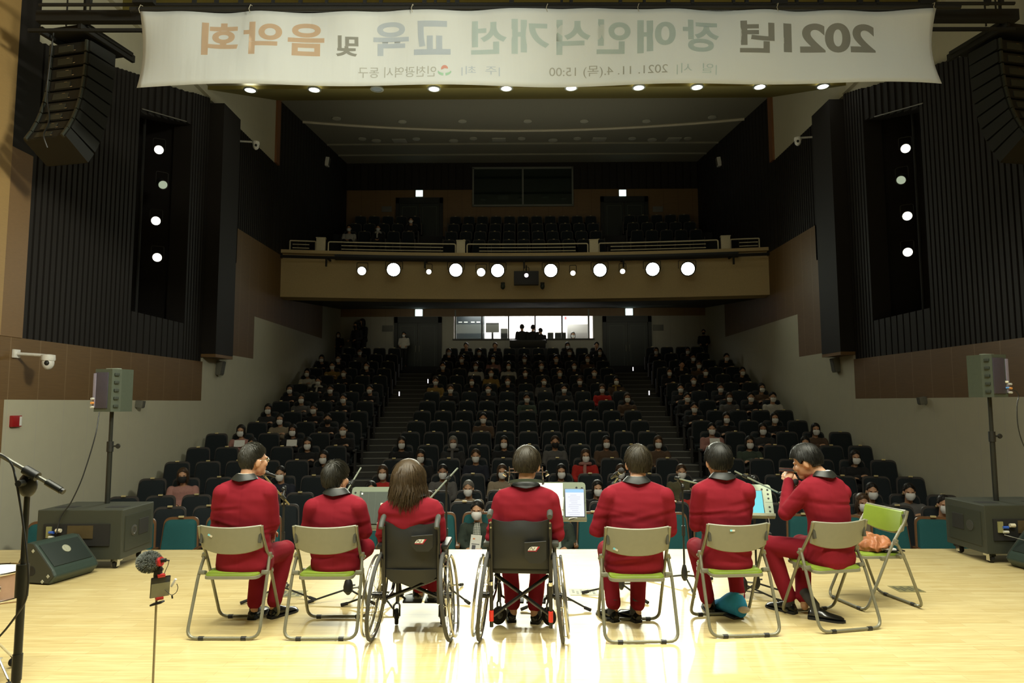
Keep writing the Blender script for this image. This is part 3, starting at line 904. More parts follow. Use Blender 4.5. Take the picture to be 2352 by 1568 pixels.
def seat_proto(full, cloth, shell):
    t = thing('auditorium_seat', '', 'seat', (0, 0, 0), 0, 'auditorium seats')
    if full:
        a = MB(); sheet(a, lean, [(0, -.035), (0, -.005), (.004, 0)], .265, .225, .32, 1.015, .09); a.build('back_shell', shell, t)
        a = MB(); sheet(a, lean, [(0, 0), (.0, .03), (.012, .055), (.05, .068)], .245, .205, .36, .985, .08); a.build('back_pad', cloth, t)
        a = MB(); a.box((0, -.31, .40), (.47, .46, .11), (R(6), 0, 0), .035); a.build('cushion', cloth, t)
        for s in (-1, 1):
            a = MB(); a.box((s * .275, -.25, .62), (.055, .36, .035), bev=.012); a.box((s * .275, -.2, .31), (.03, .26, .60), bev=.008); a.build('armrest', shell, t)
    else:
        a = MB(); sheet(a, lean, [(0, -.035), (0, -.005), (.004, 0)], .265, .225, .32, 1.015, .09); a.m(1)
        sheet(a, lean, [(0, 0), (.0, .03), (.012, .055), (.05, .068)], .245, .205, .36, .985, .08)
        a.box((0, -.31, .40), (.47, .46, .11), (R(6), 0, 0), .035)
        a.m(0)
        for s in (-1, 1): a.box((s * .275, -.25, .62), (.055, .36, .035)); a.box((s * .275, -.2, .31), (.03, .26, .60))
        a.build('chair_body', [shell, cloth], t)
    a = MB(); a.box((0, .005, 1.022), (.07, .03, .026), bev=.004); a.build('number_plate', GOLD, t)
    return t


ORD = ['zeroth', 'first', 'second', 'third', 'fourth', 'fifth', 'sixth', 'seventh', 'eighth', 'ninth', 'tenth', 'eleventh', 'twelfth', 'thirteenth', 'fourteenth', 'fifteenth', 'sixteenth', 'seventeenth']
SEATS = []                      # (row, X, Y, floor z, angle, where)
for k, (d, zt) in enumerate(ROWS):
    off = .04 + (.275 if k == 0 else 0)
    cols = [off + .55 * i for i in range(-5, 5 if k == 0 else 6)]
    for i, x in enumerate(cols): SEATS.append((k, x, 'centre block', i + 1, 'left aisle'))
    xo = 3.55 + .068 * (d - 11)
    n = int((7.22 - xo) / .55)
    for s, bl in ((-1, 'left block'), (1, 'right block')):
        for i in range(n): SEATS.append((k, s * (xo + .3 + .55 * i), bl, i + 1, 'aisle'))
SEATS.sort(key=lambda q: (q[0], abs(q[1])))


def seat_pose(k, x):
    d, zt = ROWS[k]; rr = d + RC
    return x, math.sqrt(rr * rr - x * x) - RC, zt - TOP, -math.asin(x / rr)


proto_front, proto_near, proto_far = seat_proto(True, TEAL, WOODS), seat_proto(True, DIMCLOTH, SHELLM), seat_proto(False, DIMCLOTH, SHELLM)
used = set(); rest = []
seatobj = {}
for i, (k, x, bl, num, aisle) in enumerate(SEATS):
    X, Y, Z, a = seat_pose(k, x)
    if i >= 292 or k >= 14: rest.append((X, Y, Z, a)); continue
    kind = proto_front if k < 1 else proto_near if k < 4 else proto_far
    lab = '%s auditorium seat, %s row of the %s, %s from the %s' % ('teal' if k < 1 else 'dimly lit', ORD[k + 1], bl, ORD[num], aisle)
    if kind.name not in used: used.add(kind.name); o = kind; o.location = (X, Y, Z); o.rotation_euler = (0, 0, a); o['label'] = lab
    else: o = dup(kind, (X, Y, Z), a, lab)
# the farthest rows and the balcony rows
far = MB()
for bi, (d, py) in enumerate(BROWS):
    z = at(1200, py, Y=d).z - TOP
    for i in range(11): rest.append((.04 + .55 * (i - 5), d, z, 0))
    if bi > 0:
        for s in (-1, 1):
            for i in range(5): x = s * (4.35 + .55 * i); rest.append((x, d - .016 * x * x * .2, z, -x / 45))
for X, Y, Z, a in rest:
    M = Matrix.Translation((X, Y, Z)) @ Matrix.Rotation(a, 4, 'Z')
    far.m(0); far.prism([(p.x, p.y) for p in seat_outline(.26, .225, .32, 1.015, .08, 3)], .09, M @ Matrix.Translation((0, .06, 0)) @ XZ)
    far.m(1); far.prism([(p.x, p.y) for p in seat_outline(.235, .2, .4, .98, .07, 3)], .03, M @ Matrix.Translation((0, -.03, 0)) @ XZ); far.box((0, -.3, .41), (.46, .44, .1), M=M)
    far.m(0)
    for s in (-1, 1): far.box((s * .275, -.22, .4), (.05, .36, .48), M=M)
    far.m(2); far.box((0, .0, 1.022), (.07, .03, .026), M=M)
o = far.build('auditorium_seat', [SHELLM, DIMCLOTH, GOLD], smooth=False); o['kind'] = 'stuff'
tag(o, 'dark seats of the farthest stalls rows and of the balcony', 'seat')

# ------------------------------------------------------------------ audience
TROUS = mat('dark_trousers', (.012, .012, .014), .85)
MASKW = mat('white_face_mask', (.72, .72, .70), .8)
MASKB = mat('black_face_mask', (.012, .012, .012), .8)
CLOTH = {k: mat('cloth_' + k.replace(' ', '_'), c, .9, noise_amt=.25, nscale=60) for k, c in {
    'dark': (.012, .012, .013), 'charcoal': (.03, .03, .03), 'grey': (.11, .105, .10), 'brown': (.10, .06, .035), 'pink': (.38, .19, .16), 'red': (.42, .02, .014), 'yellow-brown': (.30, .19, .05),
    'white': (.5, .48, .42), 'green': (.05, .07, .05), 'beige': (.27, .22, .15), 'olive': (.11, .10, .05), 'navy': (.015, .018, .03), 'dark green': (.022, .034, .024)}.items()}
HB = hair_mat('black_hair', (.012, .010, .008)); HBR = hair_mat('brown_hair', (.05, .028, .014)); HG = hair_mat('grey_hair', (.16, .15, .13))


def make_sitter(pose):
    out = {}
    hip, sh = Vector((0, -.02, .46)), Vector((0, -.06, .86)); hc = Matrix.Translation((0, .015, 1.085))
    arms = {0: [[(s * .19, -.05, .81), (s * .235, .02, .60), (s * .09, .24, .585)] for s in (-1, 1)], 1: [[(s * .19, -.05, .81), (s * .22, .06, .62), (-s * .02, .19, .70 + s * .02)] for s in (-1, 1)]}[pose]
    legs = [[(s * .09, .0, .49), (s * .12, .40, .50), (s * .12, .40, .08)] for s in (-1, 1)]
    b = MB(); add_head(b, hc); limb(b, [(0, -.02, 1.03), (0, -.05, .84)], [.052, .06])
    add_torso(b, hip, sh, 0, 0, .165, .095, .44)
    for a in arms: limb(b, a, [.05, .038, .026]); add_hand(b, a[2], (Vector(a[2]) - Vector(a[1])), (0, -.3, -1), 1 if a[2][0] < 0 else -1, .55)
    for l in legs: limb(b, l, [.065, .05, .035]); b.ell(Vector(l[2]) + Vector((0, .06, -.045)), (.035, .11, .03))
    me = remesh(b.mesh('body', SKIN, fix=False), .0085, 2); me.materials.clear(); [me.materials.append(x) for x in (SKIN, LIP, EYE)]; face_mats(me, hc); out['body'] = me
    t = MB(); add_torso(t, hip, sh, 0, 0, .195, .125, .44)
    for a in arms: limb(t, [a[0], a[1], Vector(a[1]).lerp(Vector(a[2]), .93)], [.074, .06, .045])
    me = remesh(t.mesh('top', CLOTH['dark'], fix=False), .013, 4); cloth_noise(me, .006, pose + 1); me.materials.clear(); me.materials.append(CLOTH['dark']); out['top'] = me
    t = MB(); t.ell((0, -.02, .47), (.19, .15, .09))
    for l in legs: limb(t, [l[0], l[1], l[2]], [.092, .075, .06])
    me = remesh(t.mesh('trousers', TROUS, fix=False), .016, 3); me.materials.clear(); me.materials.append(TROUS); out['trousers'] = me
    return out, hc


def make_stander():
    out = {}; hip, sh = Vector((0, 0, .92)), Vector((0, -.02, 1.40)); hc = Matrix.Translation((0, .03, 1.60))
    arms = [[(s * .19, -.02, 1.35), (s * .24, .0, 1.08), (s * .16, .22, 1.02)] for s in (-1, 1)]
    legs = [[(s * .09, 0, .92), (s * .10, .02, .50), (s * .10, -.01, .08)] for s in (-1, 1)]
    b = MB(); add_head(b, hc); limb(b, [(0, 0, 1.54), (0, -.02, 1.38)], [.052, .06]); add_torso(b, hip, sh, 0, 0, .165, .095, .44)
    for a in arms: limb(b, a, [.05, .038, .026]); add_hand(b, a[2], (Vector(a[2]) - Vector(a[1])), (0, -.3, -1), 1 if a[2][0] < 0 else -1, .55)
    for l in legs: limb(b, l, [.075, .055, .038]); b.ell(Vector(l[2]) + Vector((0, .06, -.045)), (.035, .11, .03))
    me = remesh(b.mesh('body', SKIN, fix=False), .01, 2); me.materials.clear(); [me.materials.append(x) for x in (SKIN, LIP, EYE)]; face_mats(me, hc); out['body'] = me
    t = MB(); add_torso(t, hip, sh, 0, 0, .195, .125, .44)
    for a in arms: limb(t, [a[0], a[1], Vector(a[1]).lerp(Vector(a[2]), .93)], [.074, .06, .045])
    me = remesh(t.mesh('top', CLOTH['dark'], fix=False), .014, 4); cloth_noise(me, .006, 5); me.materials.clear(); me.materials.append(CLOTH['dark']); out['top'] = me
    t = MB(); t.ell((0, 0, .90), (.17, .12, .1))
    for l in legs: limb(t, l, [.095, .075, .06])
    me = remesh(t.mesh('trousers', TROUS, fix=False), .016, 3); me.materials.clear(); me.materials.append(TROUS); out['trousers'] = me
    return out, hc


def mask_mesh(hc):
    a = MB(); rings = []
    for t, w_, y0, z in ((0, .050, .096, -.028), (.3, .060, .108, -.048), (.6, .062, .110, -.078), (.85, .054, .100, -.112), (1, .040, .082, -.141)):
        r = []
        for j in range(13):
            u = -1 + 2 * j / 12; r.append(Vector((w_ * 1.15 * u, y0 + .014 - .042 * abs(u) ** 2.6, z)))
        rings.append(r)
    vs = [p for r in rings for p in r] + [p - Vector((0, .004, 0)) for r in rings for p in r]; fs = []; L = len(rings) * 13
    for i in range(len(rings) - 1):
        for j in range(12): q = i * 13 + j; fs.append((q, q + 1, q + 14, q + 13)); fs.append((L + q, L + q + 13, L + q + 14, L + q + 1))
    a.add(vs, fs, hc)
    for s in (-1, 1):
        for z in (-.04, -.11): a.tube([(s * .06, .055, z), (s * .075, .02, -.03), (s * .08, -.012, -.02)], .0015, 4, M=hc)
    return a.mesh('mask', MASKW)


def hair_mesh(hc, kind):
    a = MB(); add_haircap(a, hc, kind, .016); add_strands(a, hc, kind, 260, random.Random(3), .07 if kind in ('short', 'bowl') else .16, .008, thick=.014)
    return a.mesh('hair', HB)


SIT = [make_sitter(0), make_sitter(1)]; STAND = make_stander()
HM = {k: hair_mesh(SIT[0][1], k) for k in ('short', 'bob', 'long')}; HMS = {k: hair_mesh(STAND[1], k) for k in ('short', 'bob', 'long')}
MKS, MKT = mask_mesh(SIT[0][1]), mask_mesh(STAND[1])
sm = MB(); sm.tube([(.10 * math.cos(a), -.02 + .085 * math.sin(a), .90 + .02 * math.sin(a)) for a in [2 * PI * i / 16 for i in range(16)]], .035, 8, True); sm.tube([(.02, .07, .9), (.03, .10, .80), (.025, .115, .68)], [.03, .035, .03], 8, flat=.5)
SCARF = sm.mesh('scarf', CLOTH['grey'])


def recol(o, m):
    o.material_slots[0].link = 'OBJECT'; o.material_slots[0].material = m


def person(label, loc, rz, hair='short', top='dark', hm=None, mask=MASKW, stand=False, pose=0, scarf=None, skin=None, group=None, sc=1.0):
    p = thing('person', label, 'person', loc, rz, group); p.scale = (sc, sc, sc)
    src = STAND[0] if stand else SIT[pose][0]
    b = link('body', src['body'], p)
    if skin: recol(b, skin)
    t = link('top', src['top'], p); recol(t, CLOTH[top]); link('trousers', src['trousers'], p)
    h = link('hair', (HMS if stand else HM)[hair], p)
    if hm: recol(h, hm)
    if mask:
        m = link('face_mask', MKT if stand else MKS, p)
        if mask is not MASKW: recol(m, mask)
    if scarf: s = link('scarf', SCARF, p); recol(s, CLOTH[scarf])
    return p


# (px, py of the face, hair, top colour, options)
AUD = '''733 812 l dark|752 824 s dark|807 812 s grey|685 841 l white|772 839 s yellow-brown|804 858 s dark|855 840 s dark|647 879 b dark|739 878 s charcoal sw|751 902 s dark|785 918 s dark|847 901 s dark|592 917 b charcoal|681 920 b grey|714 948 s dark|530 968 l pink w|615 967 b beige|737 962 s dark k|769 981 s dark|646 993 l dark w|676 1023 l dark|711 1056 l dark|452 1093 l pink k|627 1107 s navy|548 1014 s dark|1061 788 s dark n|1132 788 s dark n|1298 794 l dark|1368 785 s dark n|1028 811 s dark|1096 809 s dark|1308 811 s charcoal|1381 810 b charcoal|1061 826 s dark|1128 823 l pink|1203 823 s charcoal|1278 826 s dark|1319 847 s dark|1344 826 b brown|1011 843 s dark|1091 839 s white|1169 844 l white|1244 843 s dark|1128 858 s yellow-brown|1210 864 s dark|1289 865 s dark|1357 859 s charcoal|1000 876 s yellow-brown|1076 882 b dark|1172 879 s dark|1255 875 s grey|1332 877 s dark|1412 875 l brown sy|1033 894 s dark|1118 898 s dark|1295 898 s charcoal|1381 902 b red|1442 920 l brown|1221 924 s green|1117 965 s brown|1043 1018 b charcoal sg|1156 1019 b dark|1268 1020 s grey k|1383 1017 b brown|972 1050 l dark|1098 1052 s navy|1346 1052 b red sp|921 1017 l dark|881 1093 b red|1028 1087 s grey|1074 1126 s beige g|1157 1090 b beige|1288 1098 b charcoal|1372 1127 b dark|996 1149 s charcoal|1416 1088 s dark|1495 1018 b brown|1550 1084 s olive r|1595 1150 s red|1748 1010 l green|1762 989 b charcoal|1666 987 s pink w|1870 1015 l dark|1995 1048 l dark|2125 1137 s grey|2154 1157 s charcoal|1982 1127 s dark|1982 1147 l beige|1827 1120 s dark|1522 809 l dark|1593 805 l charcoal|1579 825 s dark|1658 822 s dark|1556 840 s dark d|1525 855 b dark|1630 846 s dark|1612 856 s brown|1693 855 s dark|1764 873 b brown|1590 875 s dark|1567 895 s dark|1660 893 s dark|1744 896 s dark|1774 910 s white|1585 917 s dark|1681 923 b grey|1618 936 s dark|1687 964 b dark|1798 962 b dark|1903 963 b brown|850 1130 s dark'''
KN = {'l': 'long', 's': 'short', 'b': 'bob'}
taken = set(); PEOPLE = []
for e in AUD.split('|'):
    f = e.split(); px, py = int(f[0]), int(f[1]); hk = KN[f[2]]; top = f[3]; opt = f[4] if len(f) > 4 else ''
    best = None
    for i, (k, x, bl, num, aisle) in enumerate(SEATS):
        if (k, x) in taken: continue
        X, Y, Z, a = seat_pose(k, x); q = at(px, py, Y=Y - .2)
        c = ((q.z - (Z + 1.03)) * 1.6) ** 2 + (q.x - X) ** 2
        if best is None or c < best[0]: best = (c, i)
    k, x, bl, num, aisle = SEATS[best[1]]; taken.add((k, x)); PEOPLE.append((k, x, bl, num, aisle, hk, top, opt))
for k, x, bl, num, aisle, hk, top, opt in PEOPLE:
    X, Y, Z, a = seat_pose(k, x); P = Vector((X, Y, Z)) + Vector((math.sin(a), -math.cos(a), 0)) * .20 + Vector((0, 0, .012))
    mk = MASKB if 'k' in opt else None if 'n' in opt or 'd' in opt else MASKW
    hm = HG if 'g' in opt else HBR if ('r' in opt or (k + num) % 4 == 0) else HB
    lab = 'person in %s top, %s, %s row, %s, %s seat from %s' % (top, 'black mask' if mk is MASKB else 'no mask' if mk is None else 'white mask', ORD[k + 1], bl, ORD[num], aisle)
    sc = None
    if 's' in opt: sc = {'w': 'white', 'y': 'yellow-brown', 'g': 'grey', 'p': 'pink'}[opt[opt.index('s') + 1]]
    o = person(lab, P, a + PI + rnd.uniform(-.12, .12), hk, top, hm, mk, False, (k + num) % 2, sc, None if num % 3 else SKIN2, 'seated audience')
    if 'w' in opt and not sc:
        M = Matrix.Translation(P) @ Matrix.Rotation(a, 4, 'Z') @ Matrix.Translation((.02, -.24, .80)) @ Matrix.Rotation(R(-20), 4, 'X')
        tag(MB().box((0, 0, 0), (.22, .004, .15), M=M).build('paper_sheet', PAPER, smooth=False), 'white sheet held up in the %s seat from the aisle, %s row, %s' % (ORD[num], ORD[k + 1], bl), 'paper', None)

for px, d, lab in ((819, 25.55, 'person in white top among the left balcony seats, nearest the wall'), (888, 25.55, 'person with a white scarf among the left balcony seats'), (940, 26.4, 'person in the left balcony seats next to the door')):
    bz = at(1200, 531 if d < 26 else 513.5, Y=d).z - TOP; q = at(px, 520, Y=d)
    x_ = .55 * round((abs(q.x) - 4.35) / .55) + 4.35; person(lab, (-x_, d - .30, bz + .012), PI + .1, 'short', 'white' if px == 819 else 'dark', None, MASKW, False, 0, 'white' if px == 888 else None, group=None)
GL = glow('aisle_marker_light', (1, .95, 1), 1.6)
for px, py, d, lab in ((733, 0, 0, ''),):
    pass
for px, py, d, lab in ((983, 875, 20.6, 'small white aisle light left of the centre block, upper one'), (917, 904, 19.0, 'small white aisle light on the left aisle edge, lower one'), (1454, 847, 22.1, 'small white aisle light on the right aisle edge, upper one'), (1491, 902, 19.1, 'small white aisle light on the right aisle edge, lower one')):
    p = at(px, py, Y=d); tag(MB().box(p, (.025, .02, .12)).build('aisle_light', GL, smooth=False), lab, 'light', 'aisle lights')
# people standing at the back of the stalls and at the mixing desk
b = MB(); arcslab(b, 46.36, 47.4, -7.4, 7.4, 1.5, 3.05); struct(b.build('floor', CARPET, smooth=False))
for px, py, Y, hair, top, lab, mk, rz in ((819, 748, 26.5, 'long', 'charcoal', 'standing person with long hair by the left rear wall, nearer the corner', MASKB, PI - .5), (834, 738, 26.85, 'long', 'dark', 'standing person in dark coat by the left rear wall, taller of the pair', MASKB, PI - .9),
                                  (777, 773, 26.65, 'long', 'dark', 'standing person with long hair in the left rear corner of the stalls', MASKW, PI + .2), (928, 774, 26.7, 'short', 'white', 'standing person in pale top in front of the left rear door', MASKW, PI),
                                  (1616, 763, 26.7, 'short', 'dark', 'standing person with a camera at the right rear corner of the stalls', MASKB, PI - .3),
                                  (1199, 752, 26.75, 'short', 'dark', 'leftmost silhouetted person at the mixing desk before the lit booth', None, .1), (1224, 753, 26.8, 'short', 'dark', 'middle silhouetted person at the mixing desk before the lit booth', None, -.2), (1242, 760, 26.7, 'short', 'dark', 'rightmost silhouetted person at the mixing desk before the lit booth', None, .5)):
    q = at(px, py, Y=Y); s = max(.8, min(1.12, (q.z - 3.06) / 1.58)); person(lab, (q.x, Y, 3.06), rz, hair, top, None, mk, True, sc=s)
q = at(1316, 770, Y=28.0); person('person with long hair sitting inside the lit booth behind its right panes', (q.x, 28.0, q.z - 1.05), PI, 'long', 'charcoal', None, MASKW)
o = thing('mixing_desk', 'black mixing desk in front of the lit booth window', 'desk', (at(1212, 780, Y=26.45).x, 26.48, 3.06))
MB().box((0, 0, .35), (1.5, .2, .7), bev=.02).build('cabinet', MATT, o); MB().box((0, .02, .86), (1.4, .16, .34), (R(12), 0, 0), .02).build('console', BLACK, o)
# ------------------------------------------------------------------ front-row guests
SHIRTP = bpy.data.materials.new('checked_shirt'); SHIRTP.use_nodes = True
_nt = SHIRTP.node_tree; _tc = _nt.nodes.new('ShaderNodeTexCoord'); _ck = _nt.nodes.new('ShaderNodeTexBrick'); _ck.offset = 0
_ck.inputs['Scale'].default_value = 1; _ck.inputs['Brick Width'].default_value = .022; _ck.inputs['Row Height'].default_value = .022; _ck.inputs['Mortar Size'].default_value = .0035
_ck.inputs['Color1'].default_value = (.55, .56, .5, 1); _ck.inputs['Color2'].default_value = (.5, .52, .46, 1); _ck.inputs['Mortar'].default_value = (.05, .06, .05, 1)
_mp = _nt.nodes.new('ShaderNodeMapping'); _mp.inputs['Rotation'].default_value = (PI / 2, 0, 0); _nt.links.new(_tc.outputs['Object'], _mp.inputs[0]); _nt.links.new(_mp.outputs[0], _ck.inputs[0])
_nt.links.new(_ck.outputs[0], _nt.nodes['Principled BSDF'].inputs['Base Color']); _nt.nodes['Principled BSDF'].inputs['Roughness'].default_value = .9
GLASSM = mat('dark_spectacle_frame', (.03, .02, .015), .3)


def add_glasses(mb, M, r=.0235):
    for s in (-1, 1): mb.tube([(s * .031 + r * math.cos(a), .108 - .012 * abs(math.cos(a) + s * .3), -.022 + .8 * r * math.sin(a)) for a in [2 * PI * i / 16 for i in range(16)]], .0018, 5, True, M=M)
    mb.tube([(-.009, .112, -.018), (0, .114, -.016), (.009, .112, -.018)], .0016, 5, M=M)
    for s in (-1, 1): mb.tube([(s * .053, .102, -.018), (s * .074, .06, -.016), (s * .082, .0, -.016), (s * .081, -.02, -.032)], .0016, 5, M=M)


def shirt_panel(p, m, w=.062):
    a = MB(); rings = []
    for z, ww, y in ((.905, .035, .055), (.84, w * .8, .083), (.72, w * .9, .100), (.60, w, .115), (.50, w, .125)):
        rings.append([Vector((u * ww, y - .03 * u * u, z)) for u in (-1, -.5, 0, .5, 1)] + [Vector((u * ww, y - .03 - .03 * u * u, z)) for u in (1, .5, 0, -.5, -1)])
    a.loft(rings); a.build('shirt', m, p)


def seat_at(px, k):
    x0 = at(px, 1170, Y=ROWS[k][0]).x
    return min([q for q in SEATS if q[0] == k], key=lambda q: abs(q[1] - x0))


HC = SIT[0][1]
k, x, bl, num, aisle = seat_at(1108, 0); X, Y, Z, a = seat_pose(k, x)
g1 = person('front-row man in dark green jacket, checked shirt, glasses and white mask', (X, Y - .2, Z + .012), PI - .12, 'short', 'dark green', HB, MASKW, False, 0, group=None)
a_ = MB(); add_glasses(a_, HC); a_.build('glasses', GLASSM, g1); shirt_panel(g1, SHIRTP)
lf = MB(); lf.box((0, 0, 0), (.15, .004, .21), M=Matrix.Translation((X - .01, Y - .46, Z + .68)) @ Matrix.Rotation(R(-25), 4, 'X') @ Matrix.Rotation(R(6), 4, 'Y'))
lf = lf.build('leaflet', mat('printed_leaflet', (.55, .55, .50), .7), smooth=False); tag(lf, 'printed leaflet held by the front-row man in the checked shirt', 'leaflet')
for (dx, dz, w_, h_, c) in ((-.03, .05, .03, .02, (.5, .2, .08)), (0, -.02, .11, .012, (.12, .12, .12)), (-.02, -.065, .05, .06, (.06, .06, .07))):
    MB().box((0, 0, 0), (w_, .0045, h_), M=Matrix.Translation((X - .01, Y - .4605, Z + .68)) @ Matrix.Rotation(R(-25), 4, 'X') @ Matrix.Rotation(R(6), 4, 'Y') @ Matrix.Translation((dx, -.0008, dz))).build('printing', mat('print_%d' % (c[0] * 100), c, .7), lf, smooth=False)
k, x, bl, num, aisle = seat_at(1300, 0); X, Y, Z, a = seat_pose(k, x)
g2 = person('front-row person in dark green jacket with red flower, behind the tablet stand', (X, Y - .2, Z + .012), PI + .1, 'short', 'dark green', HB, MASKW, False, 0)
shirt_panel(g2, mat('pale_mint_shirt', (.5, .6, .52), .8)); MB().ell((.10, .09, .73), (.025, .02, .022)).build('flower', mat('red_flower', (.5, .02, .02), .7), g2)
# reserved-seat papers lying on front-row cushions
for px in (432, 1036, 1345, 2130):
    k, x, bl, num, aisle = seat_at(px, 0); X, Y, Z, a = seat_pose(k, x)
    M = Matrix.Translation((X, Y, Z)) @ Matrix.Rotation(a, 4, 'Z') @ Matrix.Translation((0, -.44, .466)) @ Matrix.Rotation(R(-8 + 14), 4, 'X')
    tag(MB().box((0, 0, 0), (.21, .13, .004), M=M).build('programme_sheet', PAPER, smooth=False), 'white sheet lying on the %s front-row seat, %s' % (ORD[num], bl), 'paper')

# ------------------------------------------------------------------ folding chairs
CHM = mat('grey_green_enamel', (.20, .195, .135), .32, .25, .05)
CHP = mat('grey_chair_shell', (.225, .225, .165), .42, noise_amt=.05)
GREENP = mat('lime_green_vinyl', (.21, .30, .03), .5, noise_amt=.06)


def folding_chair(label, loc, rz, sticker=None):
    t = thing('folding_chair', label, 'chair', loc, rz, 'folding chairs on the stage')
    h = .228
    A = lambda s: [Vector((s * h, -.175, .775)), Vector((s * h, -.15, .70)), Vector((s * h, -.02, .52)), Vector((s * (h + .004), .25, .014))]
    l, r = A(-1), A(1)
    b = MB(); b.tube(fillet(l + r[::-1], .07), .0115, 10); b.build('front_frame', CHM, t)
    hb = .252
    B = lambda s: [Vector((s * (hb - .012), -.035, .545)), Vector((s * hb, -.10, .42)), Vector((s * (hb + .004), -.25, .014))]
    b = MB(); b.tube(fillet(B(-1) + B(1)[::-1], .07), .0115, 10); b.build('rear_frame', CHM, t)
    # backrest: grey shell with a bowed green pad in front
    def sh(off, ins, zsh=0):
        rows = []
        for i in range(13):
            u = -1 + i / 6; x = u * (.222 - ins); y = -.165 - .045 * (1 - u * u) + off
            zt = .782 - .012 * (1 - u * u) - ins; zb = .612 - .042 * (1 - abs(u) ** 2.5) + ins
            rows.append((x, y, zt, zb))
        return rows
    def panel(o0, o1, ins, lean_=.14):
        mb = MB(); rg = []
        for (x, y, zt, zb), (x2, y2, _, _) in zip(sh(o0, ins), sh(o1, ins)):
            f = lambda yy, z: Vector((x, yy + (.78 - z) * lean_ * 1.6, z))
            zm = (zt + zb) / 2
            rg.append([f(y, zb + .006), f(y - .004, zm), f(y, zt - .006), f((y + y2) / 2, zt), f(y2, zt - .006), f(y2 + .004, zm), f(y2, zb + .006), f((y + y2) / 2, zb)])
        mb.loft(rg); return mb
    bs = panel(-.008, .010, 0).build('backrest', CHP, t); panel(.010, .028, .010).build('back_pad', GREENP, bs)
    # dark end brackets on the shell
    b = MB()
    for s in (-1, 1): b.box((s * .212, -.155, .70), (.02, .03, .10), (R(-13), 0, 0), .006)
    b.build('end_bracket', mat('dark_grey_bracket', (.07, .07, .055), .4), t)
    # seat
    def slab(z0, z1, ins, yb=-.155, yf=.235, dome=0.0):
        pts = []
        for (cx, cy) in ((-.2 + ins, yb + ins), (.2 - ins, yb + ins), (.19 - ins, yf - ins), (-.19 + ins, yf - ins)): pts.append(Vector((cx, cy, 0)))
        out = []
        for i in range(4):
            a, p, q = pts[i - 1], pts[i], pts[(i + 1) % 4]; rr = .055; u, v = p + (a - p).normalized() * rr, p + (q - p).normalized() * rr
            for j in range(6): tt = j / 5; out.append(u * (1 - tt) ** 2 + p * 2 * tt * (1 - tt) + v * tt * tt)
        return lambda z, k=1.0: [Vector((p.x * k, .04 + (p.y - .04) * k, z + .03 * (p.y - .04))) for p in out]
    f = slab(0, 0, 0); b = MB(); b.loft([f(.398, .96), f(.398, 1), f(.418, 1), f(.420, .985)]); se = b.build('seat', CHP, t)
    b = MB(); b.loft([f(.419, .985), f(.430, .975), f(.438, .93), f(.441, .8), f(.442, .4)]); b.build('seat_pad', GREENP, se)
    for s in (-1, 1):
        b = MB(); b.box((s * .232, -.085, .425), (.05, .05, .03), (R(-20), 0, 0), .006); b.box((s * .218, .065, .405), (.03, .04, .03), None, .005); b.build('seat_bracket', CHM, t)
        b = MB(); b.box((s * .242, -.035, .535), (.034, .032, .05), (R(15), 0, 0), .01); b.tube([(s * .228, -.03, .53), (s * .266, -.03, .53)], .009, 8); b.build('hinge', CHM, t)
        for y in (.25, -.25):
            b = MB(); b.tube([(s * .15 - .018, y, .014), (s * .15 + .018, y, .014)], .0142, 10); b.box((s * .15, y, .006), (.034, .022, .012)); b.build('foot_cap', BLACK, t)
    if sticker:
        x, z, rot = sticker; u = x / .222; y = -.165 - .045 * (1 - u * u) - .0135 + (.78 - z) * .224
        M = Matrix.Translation((x, y, z)) @ Matrix.Rotation(R(-12), 4, 'X') @ Matrix.Rotation(R(rot), 4, 'Y')
        a = MB().box((.009, 0, 0), (.02, .0015, .013), M=M); a = a.build('sticker', mat('pale_sticker', (.55, .5, .38), .6), bs)
        MB().box((-.009, 0, 0), (.016, .0016, .0132), M=M).build('sticker_tip', mat('blue_sticker', (.2, .55, .6), .6), a)
    return t


folding_chair('grey folding chair with small slanted sticker, leftmost, under the person wearing glasses', (-2.30, 5.205, 0), 0, (-.14, .71, 28))
folding_chair('grey folding chair second from the left, beside the wheelchair, no sticker', (-1.61, 5.195, 0), 0)
folding_chair('grey folding chair right of the two wheelchairs, sticker at its lower left edge', (.63, 5.13, 0), R(1.5), (-.16, .62, 28))
folding_chair('grey folding chair with level sticker, above the blue padded slipper', (1.372, 5.255, 0), R(5), (-.06, .735, 0))
folding_chair('grey folding chair turned left, under the harmonica player with raised arm', (2.14, 5.37, 0), R(13))
folding_chair('folding chair showing its lime green padding, holding the folded tan jacket', (2.725, 5.85, 0), R(102))

# ------------------------------------------------------------------ wheelchairs
UPH = mat('black_nylon', (.012, .013, .012), .55, bump=.15, nscale=8, noise_amt=.2)
WFR = mat('glossy_black_tube', (.012, .012, .012), .22)
TYRE = mat('grey_tyre', (.06, .06, .055), .7)
RIMM = mat('polished_rim', (.55, .54, .48), .2, .9)


